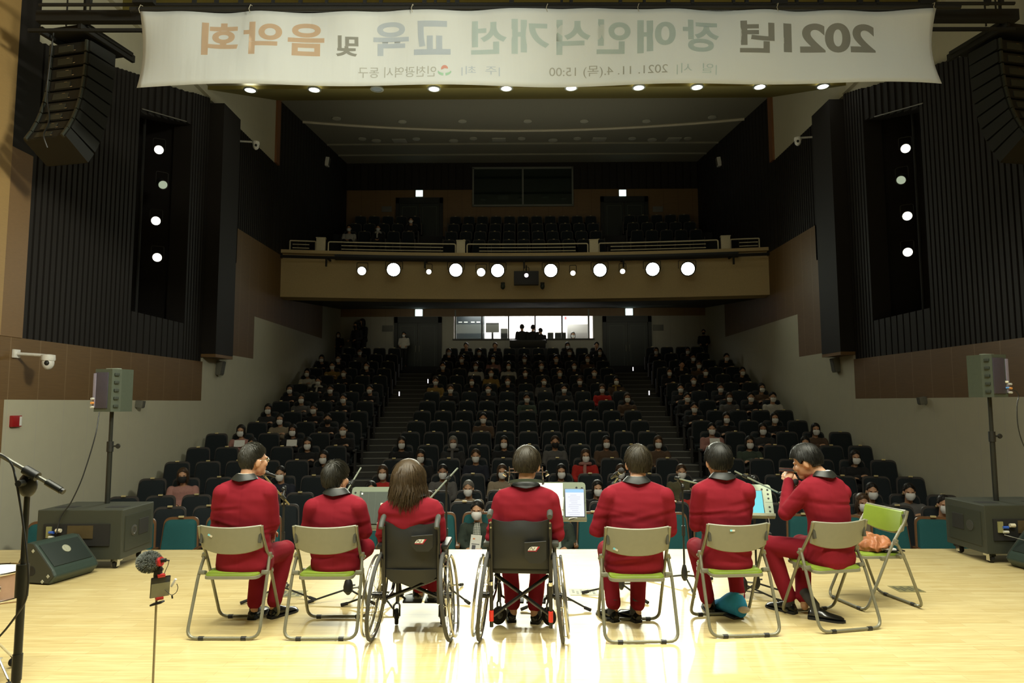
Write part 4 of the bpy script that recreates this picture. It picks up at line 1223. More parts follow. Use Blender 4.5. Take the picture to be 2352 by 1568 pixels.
def wheelchair(label, loc, rz, w, top, kind):
    t = thing('wheelchair', label, 'wheelchair', loc, rz, 'wheelchairs on the stage')
    for s in (-1, 1):
        x = s * w; tl = s * .03; RW = .302
        def C(r, dx=0): return [Vector((x + s * dx - tl * (math.sin(a) * r / RW), r * math.cos(a), RW + .006 + r * math.sin(a))) for a in [2 * PI * i / 48 for i in range(48)]]
        b = MB(); b.tube(C(RW - .011), .0135, 8, True); wh = b.build('drive_wheel', TYRE, t)
        b = MB(); b.tube(C(RW - .030), .010, 8, True); b.build('rim', RIMM, wh)
        b = MB(); b.tube(C(RW - .034, .042), .0095, 8, True); b.build('hand_rim', RIMM, wh)
        b = MB(); c0 = Vector((x, 0, RW + .006)); b.tube([c0 - Vector((.035, 0, 0)), c0 + Vector((.035, 0, 0))], .022, 12); b.build('hub', WFR, wh)
        b = MB(); rimp = C(RW - .034)
        for i in range(0, 48, 2): b.tube([c0 + Vector((s * (.02 if i % 4 else -.02), .018 * math.cos(i), .018 * math.sin(i))), rimp[i]], .0014, 4)
        for i in range(0, 48, 8): b.tube([rimp[i], C(RW - .034, .042)[i]], .004, 5)
        b.build('spoke', CHROME, wh)
        # frame of this side
        xi = s * (w - .055)
        b = MB(); b.tube(fillet([(xi, -.075, top - .03), (xi, -.055, .52), (xi, -.03, .10 if kind == 2 else .26)], .05), .0135, 10)
        b.tube(fillet([(xi, -.05, .50), (xi, .36, .50), (xi, .44, .42), (xi * .9, .50, .16)], .06), .0125, 10)
        b.tube(fillet([(xi, -.04, .27), (xi, .30, .27), (xi, .40, .48)], .08), .0125, 10)
        b.tube([(xi, 0, .306), (x, 0, .306)], .014, 8)
        b.build('side_frame', WFR, t)
        b = MB()
        if kind == 1: b.tube([(xi, -.07, top + .035), (xi, -.085, top + .03), (xi, -.155, top - .005), (xi, -.175, top - .03)], [.016, .0195, .0195, .017], 12)
        else: b.tube([(xi, -.06, top + .045), (xi, -.10, top + .05), (xi, -.165, top + .035), (xi, -.185, top + .03)], [.017, .021, .021, .018], 12)
        b.build('push_handle', mat('grey_rubber_grip', (.045, .05, .042), .6), t)
        b = MB(); b.box((s * (w - .02), .12, .66 if kind == 2 else .645), (.05, .30, .035), None, .014); b.tube([(s * (w - .03), .0, .65), (s * (w - .03), .0, .5)], .011, 8); b.tube([(s * (w - .03), .24, .65), (s * (w - .03), .24, .5)], .011, 8)
        b.box((s * (w - .028), .12, .57), (.006, .24, .11)); b.build('armrest', mat('armrest_grey_green', (.05, .055, .045), .55) if kind == 2 else BLACK, t)
        # castor
        cx, cy, cr = s * (w - .075), .36, .058 if kind == 1 else .066
        tr = R(10 if kind == 1 else 50 * s)
        M = Matrix.Translation((cx, cy - .03, cr + .004)) @ Matrix.Rotation(tr, 4, 'Z') @ Matrix.Rotation(PI / 2, 4, 'Y')
        b = MB(); b.lathe([(cr * .5, -.014), (cr * .88, -.014), (cr, -.008), (cr, .008), (cr * .88, .014), (cr * .5, .014)], 24, M); ca = b.build('castor_wheel', RUBBER, t)
        b = MB(); b.lathe([(cr * .18, -.02), (cr * .52, -.009), (cr * .52, .009), (cr * .18, .02)], 16, M); b.build('castor_hub', mat('castor_grey', (.09, .09, .08), .5), ca)
        b = MB()
        for q in (-.022, .022): b.tube([M @ Vector((0, 0, q)), M @ Vector((-cr - .02, 0, q)), Vector((cx, cy, cr * 2 + .05))], .007, 6)
        b.tube([(cx, cy, cr * 2 + .03), (cx, cy, .30)], .014, 8); b.build('castor_fork', WFR, ca)
        b = MB(); b.box((s * .085, .56, .125), (.15, .13, .014), (R(8), 0, 0), .005); b.tube([(xi * .9, .50, .17), (s * .15, .55, .13)], .009, 8); b.build('footplate', BLACK, t)
        if kind == 2:
            b = MB(); b.tube([(xi, -.048, .215), (xi, -.045, .145)], .0165, 10); b.build('red_reflector', mat('red_reflector', (.75, .03, .02), .3), t)
            b = MB()
            for zz in (.80, .835): b.tube([(xi, -.092, zz + top - .86), (xi, -.08, zz + top - .86)], .007, 8)
            b.tube([(xi, -.07, .42), (xi, -.066, .395)], .0155, 8); b.build('chrome_bolt', CHROME, t)
    # cross brace
    b = MB(); z0, z1 = (.16, .44) if kind == 2 else (.28, .42)
    for s in (-1, 1): b.tube([(s * (w - .06), .04 + s * .014, z0), (-s * (w - .07), .04 + s * .014, z1)], .0135, 8)
    b.build('cross_brace', WFR, t)
    # upholstery
    bw = w - .06; b = MB(); rg = []
    zb = .44 if kind == 1 else .50
    for i in range(15):
        u = -1 + i / 7; x = u * bw; sag = (.012 + .014 * math.cos(u * PI * 2) if abs(u) < .55 else 0); zt = top - .004 - .022 * (1 - (abs(u) * 2 - 1) ** 2) - .012 * math.exp(-(u / .1) ** 2)
        col_ = []
        for k2 in range(9):
            v = k2 / 8; z = zb + (zt - zb) * v; bulge = -.035 * math.sin(PI * min(1, v * 1.05)) * (1 - u * u) - .008 * math.sin(3 * PI * v) * (1 - abs(u))
            col_.append(Vector((x, -.062 + (1 - v) * .02 + bulge, z)))
        rg.append(col_ + [p + Vector((0, .022, 0)) for p in reversed(col_)])
    b.loft(rg); bk = b.build('back_upholstery', UPH, t)
    if kind == 1:
        b = MB(); rg = []
        for i in range(11):
            u = -1 + i / 5; lo = .385 + .05 * abs(u) ** 1.5 - .012 * math.cos(u * 9)
            c_ = [Vector((u * (bw - .01), -.055 - .035 * (1 - u * u) * k2, lo + (.50 - lo) * k2)) for k2 in (0, .35, .7, 1)]
            rg.append(c_ + [p + Vector((0, .03, 0)) for p in reversed(c_)])
        b.loft(rg); b.build('hanging_back_flap', UPH, bk)
    b = MB(); b.box((0, .18, .485), (2 * w - .12, .42, .05), None, .02); b.build('seat_cushion', UPH, t)
    # pocket with its two-tone emblem
    px_, pz, pw, ph = (.09, .69 if kind == 1 else .63, .15, .115 if kind == 1 else .15)
    px_ = .085 if kind == 1 else .105
    py = -.113
    b = MB(); o = [(-pw / 2, ph / 2 - .012), (pw / 2, ph / 2), (pw / 2, -ph / 2 + .03), (pw / 2 - .03, -ph / 2), (-pw / 2 + .035, -ph / 2), (-pw / 2, -ph / 2 + .04)]
    M = Matrix.Translation((px_, py + .012, pz)) @ XZ
    b.prism(o, .016, M); pk = b.build('pocket', mat('black_leatherette', (.016, .017, .016), .45), bk, smooth=False)
    b = MB(); b.tube([M @ Vector((x_, y_, .016)) for x_, y_ in o[:2]], .003, 6); b.build('piping', BLACK, pk)
    E0 = Matrix.Translation((px_ - .052, py - .0045, pz + (.0 if kind == 1 else .012))) @ XZ
    def para(x0, y0, x1, y1, x2, y2, x3, y3, name, m, q=0):
        MB().prism([(x0, y0), (x1, y1), (x2, y2), (x3, y3)], .0012, E0 @ Matrix.Translation((0, 0, q))).build(name, m, pk, smooth=False)
    WL = mat('emblem_white', (.75, .74, .68), .6); RL = mat('emblem_red', (.45, .01, .03), .6); BL = mat('emblem_black', (.02, .02, .02), .6)
    MB().prism([(0, 0), (.055, 0), (.070, .026), (.028, .026), (.016, .021), (.006, .010)], .0012, E0).build('emblem_white', WL, pk, smooth=False)
    para(.052, .002, .064, .002, .084, .026, .069, .026, 'emblem_red', RL)
    para(0, -.006, .060, -.006, .064, -.002, .001, -.002, 'emblem_red', RL)
    for (xa, xb) in ((.010, .022), (.036, .048)): para(xa, .003, xa + .004, .003, xb + .004, .022, xb, .022, 'emblem_stroke', BL, .001)
    para(.024, .022, .028, .022, .036, .003, .032, .003, 'emblem_stroke', BL, .001)
    return t


wheelchair('wheelchair of the long-haired woman, wide pocket high on its black back', (-.965, 4.955, 0), R(-1), .247, .832, 1)
wheelchair('wheelchair with red reflectors on its rear posts and a low back pocket', (-.195, 4.945, 0), R(-3.5), .262, .850, 2)

# ------------------------------------------------------------------ microphone stands
STM = mat('black_stand_tube', (.022, .024, .020), .35, .2)
BOOMM = mat('grey_boom_tube', (.30, .34, .27), .3, .5)


def mic_stand(label, base, h, yaw, boom=None, clutch=.0, mic=None, legs=3, a0=0, r=.0095, bm=None, lr=.33, hub=.028):
    """base on the floor; boom = (start, end) relative to the top; mic = (position, direction)"""
    t = thing('microphone_stand', label, 'microphone stand', (base[0], base[1], 0), 0, 'microphone stands')
    b = MB(); b.tube([(0, 0, .10), (0, 0, h)], r, 10); b.build('pole', STM, t)
    b = MB(); b.tube([(0, 0, h * .5), (0, 0, h * .5 + .09)], r * 1.7, 10); b.build('height_clutch', BLACK, t)
    b = MB(); b.lathe([(.012, .04), (hub, .07), (hub * 1.05, .11), (hub * .8, .15), (.014, .18)], 16); b.tube([(0, 0, .12), (hub + .02, 0, .12)], .007, 6); hb = b.build('hub', BLACK, t)
    for i in range(3):
        a = a0 + i * 2 * PI / 3; d = Vector((math.cos(a), math.sin(a), 0))
        b = MB(); b.tube([d * .02 + Vector((0, 0, .085)), d * lr + Vector((0, 0, .018))], .008, 8); lg = b.build('leg', STM, t)
        b = MB(); b.tube([d * (lr - .045) + Vector((0, 0, .026)), d * (lr + .015) + Vector((0, 0, .0145))], .0135, 8); b.build('rubber_foot', RUBBER, lg)
    if boom:
        p, q = Vector(boom[0]), Vector(boom[1])
        b = MB(); b.tube([p, q], .0075, 8); bo = b.build('boom', bm or BOOMM, t)
        dd = (q - p).normalized(); c = p + dd * ((Vector((0, 0, h)) - p).dot(dd))
        b = MB(); b.tube([c - dd * .028, c + dd * .028], .017, 10); b.tube([c, (0, 0, h)], .010, 8); b.box((0, 0, h - .0), (.03, .032, .05), None, .008); b.tube([(0, 0, h + .005), (0, -.05, h + .005)], .012, 8); b.build('swivel', BLACK, t)
        e = MB(); e.tube([q - dd * .01, q + dd * .012], .0105, 8); e.build('end_cap', BLACK, bo)
    if mic:
        m, d = Vector(mic[0]), Vector(mic[1]).normalized()
        X, Yv, Zv = frame(d); M = Matrix.Translation(m) @ Matrix((X, Yv, Zv)).transposed().to_4x4()
        k = thing('microphone', 'black microphone on the ' + label.split(',')[0], 'microphone', (base[0], base[1], 0), 0, 'microphones')
        b = MB(); b.lathe([(.009, -.16), (.0115, -.155), (.0155, -.03), (.018, -.005)], 14, M); b.build('handle', BLACK, k)
        b = MB(); b.lathe([(.018, -.004), (.025, .006), (.0255, .018), (.023, .036), (.015, .048), (.004, .052)], 16, M); b.build('grille', mat('dark_mesh', (.03, .03, .028), .7, bump=.4, nscale=900), k)
        b = MB(); b.lathe([(.0262, .008), (.0262, .014)], 16, M); b.build('grille_ring', CHROME, k)
        b = MB(); b.lathe([(.0185, -.095), (.020, -.045)], 12, M); cl = Vector(mic[0]) - d * .07
        b.tube([cl, cl + (Vector(boom[1] if boom else (0, 0, h)) - cl) * .98], .008, 8); b.build('clip', BLACK, t)
    return t


def rel(px, py, Y, base): p = at(px, py, Y=Y); return (p.x - base[0], Y - base[1], p.z)


B1 = (-2.25, 6.02); z = at(633, 1122, Y=6.02).z
mic_stand('boom stand right of the man with glasses', B1, z - .0, 0, (rel(664, 1158, 6.05, B1), rel(606, 1091, 5.72, B1)), mic=(rel(590, 1079, 5.60, B1), (-.75, -.45, .35)), a0=R(-20), bm=mat('tan_lit_boom', (.30, .25, .12), .35, .4))
B2 = (-1.66, 5.95); z = at(803, 1112, Y=5.95).z
mic_stand('boom stand with round hub showing under the second chair', B2, z, 0, (rel(829, 1074, 6.1, B2), rel(783, 1150, 5.75, B2)), mic=(rel(772, 1142, 5.62, B2), (-.7, -.6, .3)), a0=R(205), hub=.04)
B3 = (-.84, 6.05); z = at(1022, 1107, Y=6.05).z
mic_stand('boom stand right of the long-haired woman', B3, z, 0, (rel(1051, 1075, 6.2, B3), rel(985, 1147, 5.72, B3)), mic=(rel(968, 1150, 5.6, B3), (-.8, -.5, .3)), a0=R(-50))
B4 = (1.30, 6.40); z = at(1560, 1118, Y=6.40).z
mic_stand('boom stand between the two chairs right of the tablets, boom pointing right', B4, z, 0, (rel(1550, 1097, 6.4, B4), rel(1652, 1122, 5.9, B4)), mic=(rel(1665, 1113, 5.75, B4), (.5, -.8, .2)), a0=R(-90))
B5 = (1.86, 6.12); z = at(1722, 1098, Y=6.12).z
mic_stand('boom stand reaching down to the harmonica player on the right', B5, z, 0, (rel(1688, 1082, 6.2, B5), rel(1790, 1132, 5.72, B5)), mic=(rel(1822, 1112, 5.55, B5), (.55, -.35, .75)), a0=R(-25))
B6 = (.68, 6.1); z = at(1416, 1108, Y=6.1).z
mic_stand('stand hidden behind the broad-shouldered man, only its clip and microphone showing', B6, z, 0, (rel(1408, 1112, 6.1, B6), rel(1420, 1095, 5.9, B6)), mic=(rel(1424, 1083, 5.8, B6), (.25, -.6, .3)), a0=R(-60))
# foreground stand at the left edge
B7 = (-1.995, 2.5)
z = at(65, 1110, Y=2.5).z
mic_stand('tall black boom stand in the left foreground', B7, z, 0, (rel(-60, 1010, 2.5, B7), rel(140, 1126, 2.48, B7)), a0=R(40), r=.0095, bm=mat('dark_boom_tube', (.10, .10, .08), .35, .5))
t7 = [o for o in COL.objects if o.name.startswith('microphone_stand') and o['label'].startswith('tall black')][0]
b = MB(); b.tube([(0, 0, .02), (0, 0, at(55, 1320, Y=2.5).z)], .0135, 10); b.tube([(0, 0, at(55, 1350, Y=2.5).z - .03), (0, 0, at(60, 1295, Y=2.5).z)], .021, 12); b.build('lower_tube', STM, t7)
b = MB(); b.ell((0, 0, z - .005), (.034, .022, .045), 14, 10); b.build('swivel_housing', BLACK, t7)
b = MB(); p, q = Vector(rel(140, 1126, 2.48, B7)), Vector(rel(108, 1107, 2.485, B7)); b.tube([p, q], .0125, 10); b.build('counterweight', STM, t7)
cpts = [at(px, py, Y=2.47) for px, py in ((-20, 1035), (15, 1050), (30, 1070), (40, 1120), (50, 1180), (60, 1260), (66, 1330), (60, 1380), (40, 1410), (10, 1450), (-40, 1500))]
b = MB(); b.tube(fillet([cpts[0]] + cpts[1:], .03, 3), .0035, 6); tag(b.build('microphone_cable', BLACK), 'thin black cable hanging along the tall foreground microphone stand', 'cable')

# ------------------------------------------------------------------ music stands
MSM = mat('music_stand_grey', (.20, .235, .165), .4, .3, .05)


def music_stand(label, base, cz, w, h, tilt, rz, a0, holes='right'):
    t = thing('music_stand', label, 'music stand', (base[0], base[1], 0), rz, 'music stands')
    M = Matrix.Translation((0, 0, cz)) @ Matrix.Rotation(R(-tilt), 4, 'X') @ XZ
    c = .025; o = [(-w / 2, -h / 2), (w / 2, -h / 2), (w / 2, h / 2 - c), (w / 2 - c * .3, h / 2 - c * .3), (w / 2 - c, h / 2), (-w / 2 + c, h / 2), (-w / 2 + c * .3, h / 2 - c * .3), (-w / 2, h / 2 - c)]
    b = MB(); b.prism(o, .006, M); dk_ = b.build('desk', MSM, t, smooth=False)
    b = MB(); b.box((0, -h / 2 - .004, .03), (w, .008, .055), M=M); b.box((0, -h / 2 + .006, .058), (w, .022, .004), M=M); b.build('ledge', mat('music_ledge', (.13, .13, .075), .4, .3), dk_, smooth=False)
    b = MB()
    for s in (-1, 1):
        for k in range(6):
            if k == 3: continue
            b.lathe([(.009, .0055), (.009, .0066)], 14, M @ Matrix.Translation((s * (w / 2 - .03), h / 2 - .05 - k * (h - .09) / 5.4, 0)))
        b.lathe([(.009, .0055), (.009, .0066)], 14, M @ Matrix.Translation((s * (w / 2 - .075), h / 2 - .045, 0)))
        b.box((s * (w / 2 - .03), -.012, .0062), (.06, .002, .001), M=M)
    b.build('punched_hole', MATT, dk_, smooth=False)
    b = MB(); b.tube([(0, .02, .16), (0, .02, cz - .06)], .011, 10); b.box((0, .012, cz - .05), (.06, .03, .07), None, .008); b.build('post', STM, t)
    b = MB(); b.lathe([(.012, .05), (.03, .09), (.03, .14), (.013, .17)], 14, Matrix.Translation((0, .02, 0))); b.build('hub', BLACK, t)
    for i in range(3):
        a = a0 + i * 2 * PI / 3; d = Vector((math.cos(a), math.sin(a), 0)); o_ = Vector((0, .02, 0))
        b = MB(); b.tube([o_ + d * .02 + Vector((0, 0, .11)), o_ + d * .30 + Vector((0, 0, .018))], .008, 8); b.tube([o_ + d * .012 + Vector((0, 0, .065)), o_ + d * .17 + Vector((0, 0, .062))], .005, 6); lg = b.build('leg', STM, t)
        b = MB(); b.tube([o_ + d * .265 + Vector((0, 0, .026)), o_ + d * .32 + Vector((0, 0, .0145))], .0135, 8); b.build('rubber_foot', RUBBER, lg)
    return t, Matrix.Translation((base[0], base[1], 0)) @ Matrix.Rotation(rz, 4, 'Z') @ M


Yd = 5.75
def mid(l, r_, tp, bt, Y): a, c = at(l, tp, Y=Y), at(r_, bt, Y=Y); return (a.x + c.x) / 2, (a.z + c.z) / 2, abs(c.x - a.x), abs(a.z - c.z)
mx_, mz, mw, mh = mid(806, 946, 1121, 1212, Yd)
ms1, D1 = music_stand('music stand with dark folder and two harmonicas, beside the long-haired woman', (mx_, Yd), mz, mw, mh * 1.08, 20, 0, R(-55))
mx_, mz, mw, mh = mid(1202, 1346, 1110, 1192, Yd)
ms2, D2 = music_stand('music stand with white sheet and large tablet, right of the second wheelchair', (mx_, Yd), mz, mw, mh * 1.08, 20, R(-2), R(-30))
mx_, mz, mw, mh = mid(1645, 1762, 1113, 1186, 5.95)
ms3, D3 = music_stand('music stand with cyan-lit tablet, in front of the person with the blue slipper', (mx_, 5.95), mz, .50, mh * 1.12, 32, R(-10), R(-20))
# folder and harmonicas
b = MB(); b.box((-.02, .0, .012), (.33, mh * .98, .01), M=D1); fo = b.build('score_folder', mat('dark_green_folder', (.045, .06, .045), .5), smooth=False); tag(fo, 'dark green folder on the music stand beside the long-haired woman', 'folder')
b = MB()
for x in (-.11, -.05): b.box((x, 0, .0176), (.0025, mh * .97, .001), M=D1)
b.build('folder_crease', mat('folder_crease', (.08, .10, .08), .5), fo, smooth=False); MB().box((-.165, mh * .43, .0178), (.014, .014, .0012), M=D1).build('white_label', PAPER, fo, smooth=False)
HARM = mat('harmonica_comb', (.05, .045, .05), .4)
for i, x in enumerate((.005, .050)):
    Mh = D1 @ Matrix.Translation((x, -.055, .030)) @ Matrix.Rotation(R(-6), 4, 'Z')
    hm_ = thing('harmonica', ('left' if i == 0 else 'right') + ' one of two white harmonicas standing on the folder', 'harmonica', (0, 0, 0), 0, 'harmonicas')
    MB().box((0, 0, 0), (.026, .165, .026), None, .003, Mh).build('comb', HARM, hm_)
    b = MB()
    for s in (-1, 1): b.box((s * .0125, 0, 0), (.007, .168, .028), None, .003, Mh)
    b.build('cover_plate', CHROME, hm_)
    b = MB()
    for s in (-1, 1): b.box((0, s * .078, 0), (.029, .020, .030), None, .004, Mh)
    b.build('end_cap', mat('ivory_plastic', (.7, .66, .5), .4), hm_)
    b = MB()
    for k in range(10): b.box((.0, -.062 + k * .0137, .0135), (.010, .006, .001), M=Mh)
    b.build('blow_hole', WHITE, hm_, smooth=False)
# sheet, tablets
b = MB(); b.box((-.035, .015, .010), (.21, mh * 1.0, .003), M=D2); tag(b.build('score_sheet', PAPER, smooth=False), 'white score sheet left of the large tablet on its music stand', 'paper')


def tablet(lab, D, x, y, w, h, rot, screen, lines=True):
    M = D @ Matrix.Translation((x, y, .016)) @ Matrix.Rotation(R(rot), 4, 'Z')
    t = thing('tablet', lab, 'tablet')
    MB().box((0, 0, 0), (w, h, .008), None, .003, M).build('body', mat('dark_tablet_body', (.02, .025, .035), .3), t)
    s = MB().box((0, 0, .0045), (w - .012, h - .012, .001), M=M).build('screen', screen, t, smooth=False)
    if lines:
        MB().box((0, h / 2 - .02, .0054), (w - .014, .028, .0006), M=M).build('title_bar', glow('tablet_blue', (.42, .72, 1), 1.0), s, smooth=False)
        b = MB()
        for k in range(11): b.box((-.01 + .006 * (k % 3), h / 2 - .055 - k * .016, .0054), (w * (.55 + .1 * ((k * 7) % 4)) - .04, .0025, .0005), M=M)
        b.build('text_line', glow('tablet_text', (.72, .72, .92), .75), s, smooth=False)
    return t


tablet('large tablet showing a white score page on the second music stand', D2, .165, -.015, .165, .235, 0, glow('tablet_white', (.93, .96, 1), 1.02))
MB()
b = MB(); b.tube([D2 @ Vector((.065, -.07, .022)), D2 @ Vector((.072, .03, .022))], .005, 8); tag(b.build('stylus', WHITE), 'white stylus pen beside the large tablet', 'pen')
b = MB(); b.tube([D2 @ Vector(p) for p in ((.19, -.145, .055), (.15, -.145, .065), (.12, -.152, .07), (.11, -.16, .075))], .003, 6); tag(b.build('charging_cable', WHITE), 'short white cable end on the ledge under the large tablet', 'cable')
tablet('cyan glowing tablet on the right music stand', D3, .09, -.02, .17, .22, 0, glow('tablet_cyan', (.25, .85, .9), .95), False)
b = MB(); pts = [D3 @ Vector((.18, -.13, .05))]; p0 = pts[0]; pts += [p0 + Vector((.02, -.01, -.06)), p0 + Vector((.01, -.02, -.14)), p0 + Vector((-.05, -.02, -.2))]
b.tube(fillet(pts, .05), .003, 6); tag(b.build('charging_cable', WHITE), 'white cable hanging from the cyan tablet', 'cable')
# ------------------------------------------------------------------ the seven musicians
RED = mat('red_suit_cloth', (.205, .0115, .021), .85, noise_amt=.10, nscale=250, bump=.05, spec=.12)
SATIN = mat('black_satin', (.010, .013, .011), .48)
SHOE = mat('black_patent', (.008, .008, .007), .18)
SOCK = mat('grey_sock', (.05, .05, .05), .9)
SHIRTW = mat('white_shirt', (.7, .68, .62), .8)


def musician(label, loc, hip, sh, hw, dp, head, hyaw, hpitch, hkind, hmat, arms, legs, shoes, yh=0, ys=0, seat=.43, hroll=0, strands=1500, slen=.05, wave=0, crown=(0, -.045, .10), lift=.007, thick=.012, seed=1, neck=None, glasses=False, palm=None, shoe_skip=(), curl=.6, belly=0, hs=1.03):
    t = thing('person', label, 'person', loc)
    hip, sh, head = Vector(hip), Vector(sh), Vector(head)
    arms = [[Vector(a[0]) - Vector((0, 0, .022)), a[1], a[2]] for a in arms]
    HM_ = Matrix.Translation(head) @ Matrix.Rotation(hyaw, 4, 'Z') @ Matrix.Rotation(hpitch, 4, 'X') @ Matrix.Rotation(hroll, 4, 'Y') @ Matrix.Scale(hs, 4)
    nb = sh + Vector((0, -.005, .02)); nt = HM_ @ Vector((0, -.035, -.07))
    # continuous body
    b = MB(); add_head(b, HM_); limb(b, [nb, nt], [.058, .052])
    add_torso(b, hip, sh, yh, ys, hw - .035, dp - .03, seat)
    for i, a in enumerate(arms):
        limb(b, a, [.048, .038, .026]); s = 1 if i == 0 else -1
        add_hand(b, a[2], (Vector(a[2]) - Vector(a[1])) if not palm or not palm[i] else palm[i][0], (0, 0, -1) if not palm or not palm[i] else palm[i][1], s, curl)
    for l in legs: limb(b, l, [.068, .05, .034]); b.ell(Vector(l[2]) + Vector((0, 0, -.03)), (.03, .03, .04))
    me = remesh(b.mesh('body', SKIN, fix=False), .0058, 2); me.materials.clear(); [me.materials.append(x) for x in (SKIN, LIP, EYE)]; face_mats(me, HM_); link('body', me, t)
    # jacket
    b = MB(); add_torso(b, hip, sh, yh, ys, hw, dp, seat, belly=belly)
    for a in arms:
        a0, a1, a2 = map(Vector, a); w_ = a1.lerp(a2, .93)
        limb(b, [a0, a0.lerp(a1, .5), a1, w_], [.066, .064, .058, .043])
    me = remesh(b.mesh('jacket', RED, fix=False), .008, 6); cloth_noise(me, .0042, seed, 4, 11)
    # creases that run in from the arm holes and over the seat
    rs = random.Random(seed); folds = []
    for q in range(7):
        s = rs.choice((-1, 1)); zc_ = hip.z + (sh.z - hip.z) * rs.uniform(.12, .75); folds.append((s, zc_, rs.uniform(-.35, .35), rs.uniform(.012, .02), rs.uniform(.003, .007)))
    co, no = get_co(me); dsp = np.zeros(len(co))
    for s, zc_, sl, wd, am in folds:
        x = (co[:, 0] - hip.x) * s; fade = np.clip((x + .04) / .12, 0, 1)
        d = co[:, 2] - (zc_ + sl * x)
        dsp -= am * np.exp(-(d / wd) ** 2) * fade; dsp += am * .5 * np.exp(-((d - wd * 1.6) / wd) ** 2) * fade
    # seam down the middle of the back
    xm = hip.x + (sh.x - hip.x) * np.clip((co[:, 2] - hip.z) / (sh.z - hip.z), 0, 1)
    dsp -= .0016 * np.exp(-((co[:, 0] - xm) / .005) ** 2)
    dsp[no[:, 1] > .25] = 0
    set_co(me, co + no * dsp[:, None])
    me.materials.clear(); me.materials.append(RED); jk = link('jacket', me, t)
    # black shawl collar standing round the neck and running down the front
    ay = Vector((-math.sin(ys), math.cos(ys), 0)); ax = Vector((math.cos(ys), math.sin(ys), 0)); c0 = sh + Vector((0, 0, .0))
    rg = []
    for i in range(29):
        a = R(-140) + R(280) * i / 28; si, co = math.sin(a), -math.cos(a)      # a = 0 at the back of the neck
        f = (1 - math.cos(a)) / 2
        g = max(0, f - .45) / .55
        up = c0 + ax * (.068 * si) + ay * (.070 * co - .006) + Vector((0, 0, .072 - .070 * g ** 1.2))
        lo = c0 + ax * (.106 * si) + ay * (.094 * co - .010) + Vector((0, 0, .020 - .075 * g + .016 * abs(si) * (1 - g)))
        mid_ = up.lerp(lo, .5) + (ax * si + ay * co) * .003
        inn = (ax * si + ay * co) * -.010
        rg.append([up, mid_, lo, lo + inn * .6 + Vector((0, 0, -.004)), mid_ + inn, up + inn])
    b = MB(); b.loft(rg)
    for s in (-1, 1):
        r2 = []
        for k2 in range(7):
            u = k2 / 6; base = c0.lerp(hip, .05 + .62 * u); wd = .055 * (1 - u) + .012
            p = base + ax * s * (.085 * (1 - u) + .012) + ay * (dp * (.55 + .55 * min(1, u * 2.2)) + .012); r2.append([p - ax * wd * .5, p + ay * .008, p + ax * wd * .5, p - ay * .012])
        b.loft(r2)
    b.build('shawl_collar', SATIN, t)
    b = MB(); b.loft([[nb + ax * (.060 * math.sin(2 * PI * j / 20)) + ay * (.060 * math.cos(2 * PI * j / 20)) + Vector((0, 0, z_ - .03 * (math.cos(2 * PI * j / 20) > 0) * math.cos(2 * PI * j / 20))) for j in range(20)] for z_ in (.0, .035, .052)]); b.build('shirt_collar', SHIRTW, t)
    # trousers
    b = MB(); b.ell(hip + Vector((0, .02, .05)), (hw * .90, .15, .085))
    for l in legs:
        l0, l1, l2 = map(Vector, l); limb(b, [l0, l1, l1.lerp(l2, .5), l1.lerp(l2, .93)], [.092, .074, .064, .058])
    me = remesh(b.mesh('trousers', RED, fix=False), .0085, 5); cloth_noise(me, .004, seed + 3, 5, 9); me.materials.clear(); me.materials.append(RED); link('trousers', me, t)
    for i, sh_ in enumerate(shoes):
        if i in shoe_skip or sh_ is None: continue
        b = MB(); add_shoe(b, sh_[0], sh_[1]); s_ = b.build('shoe', SHOE, t); b = MB(); add_sole(b, sh_[0], sh_[1]); b.build('sole', mat('black_sole', (.01, .01, .01), .6), s_)
        b = MB(); an = Vector(legs[i][2]); h_ = Vector(sh_[0]) + Vector((sh_[1][0], sh_[1][1], 0)).normalized() * .05; b.tube([h_ + Vector((0, 0, .05)), h_ + Vector((0, 0, .10)), an + Vector((0, 0, .07))], [.040, .038, .040], 12); b.build('sock', SOCK, t)
    rs = random.Random(seed * 11); b = MB(); add_haircap(b, HM_, hkind, thick); h_ = b.build('hair', hmat, t)
    b = MB(); add_strands(b, HM_, hkind, strands, rs, slen, lift, crown, thick, wave); add_fade(b, HM_, hkind, 700 if hkind in ('short', 'crop', 'bowl') else 0, rs); b.build('hair_lock', hmat, h_, fix=False)
    if glasses: b = MB(); add_glasses(b, HM_); b.build('glasses', CHROME, t)
    return t


HA = hair_mat('soft_black_hair', (.022, .021, .015)); HB2 = hair_mat('dark_brown_hair', (.030, .024, .014)); HC2 = hair_mat('brown_tipped_hair', (.050, .033, .016)); HD = hair_mat('jet_black_hair', (.012, .012, .010))


def W(px, py, Y, o): p = at(px, py, Y=Y); return Vector((p.x - o[0], Y - o[1], p.z))


# 1 -- man with glasses, far left
O = (-2.29, 5.19, 0)
musician('man in red suit with glasses on the leftmost folding chair, facing right', O, (.03, .035, .45), (.035, .0, 1.065), .225, .122, (.062, .045, 1.245), R(-38), R(4), 'crop', HA,
         [[(-.125, -.055, 1.02), (-.165, -.01, .76), (-.02, .22, .68)], [(.215, -.04, 1.02), (.225, .03, .76), (.14, .25, .66)]],
         [[(-.04, .03, .50), (.02, .38, .50), (.03, .24, .10)], [(.12, .03, .50), (.22, .36, .50), (.17, .27, .10)]],
         [((.02, .21, 0), (.1, 1)), ((.15, .24, 0), (.55, .8))], yh=R(-5), ys=R(-10), slen=.03, thick=.008, lift=.004, seed=1, glasses=True, strands=2200)
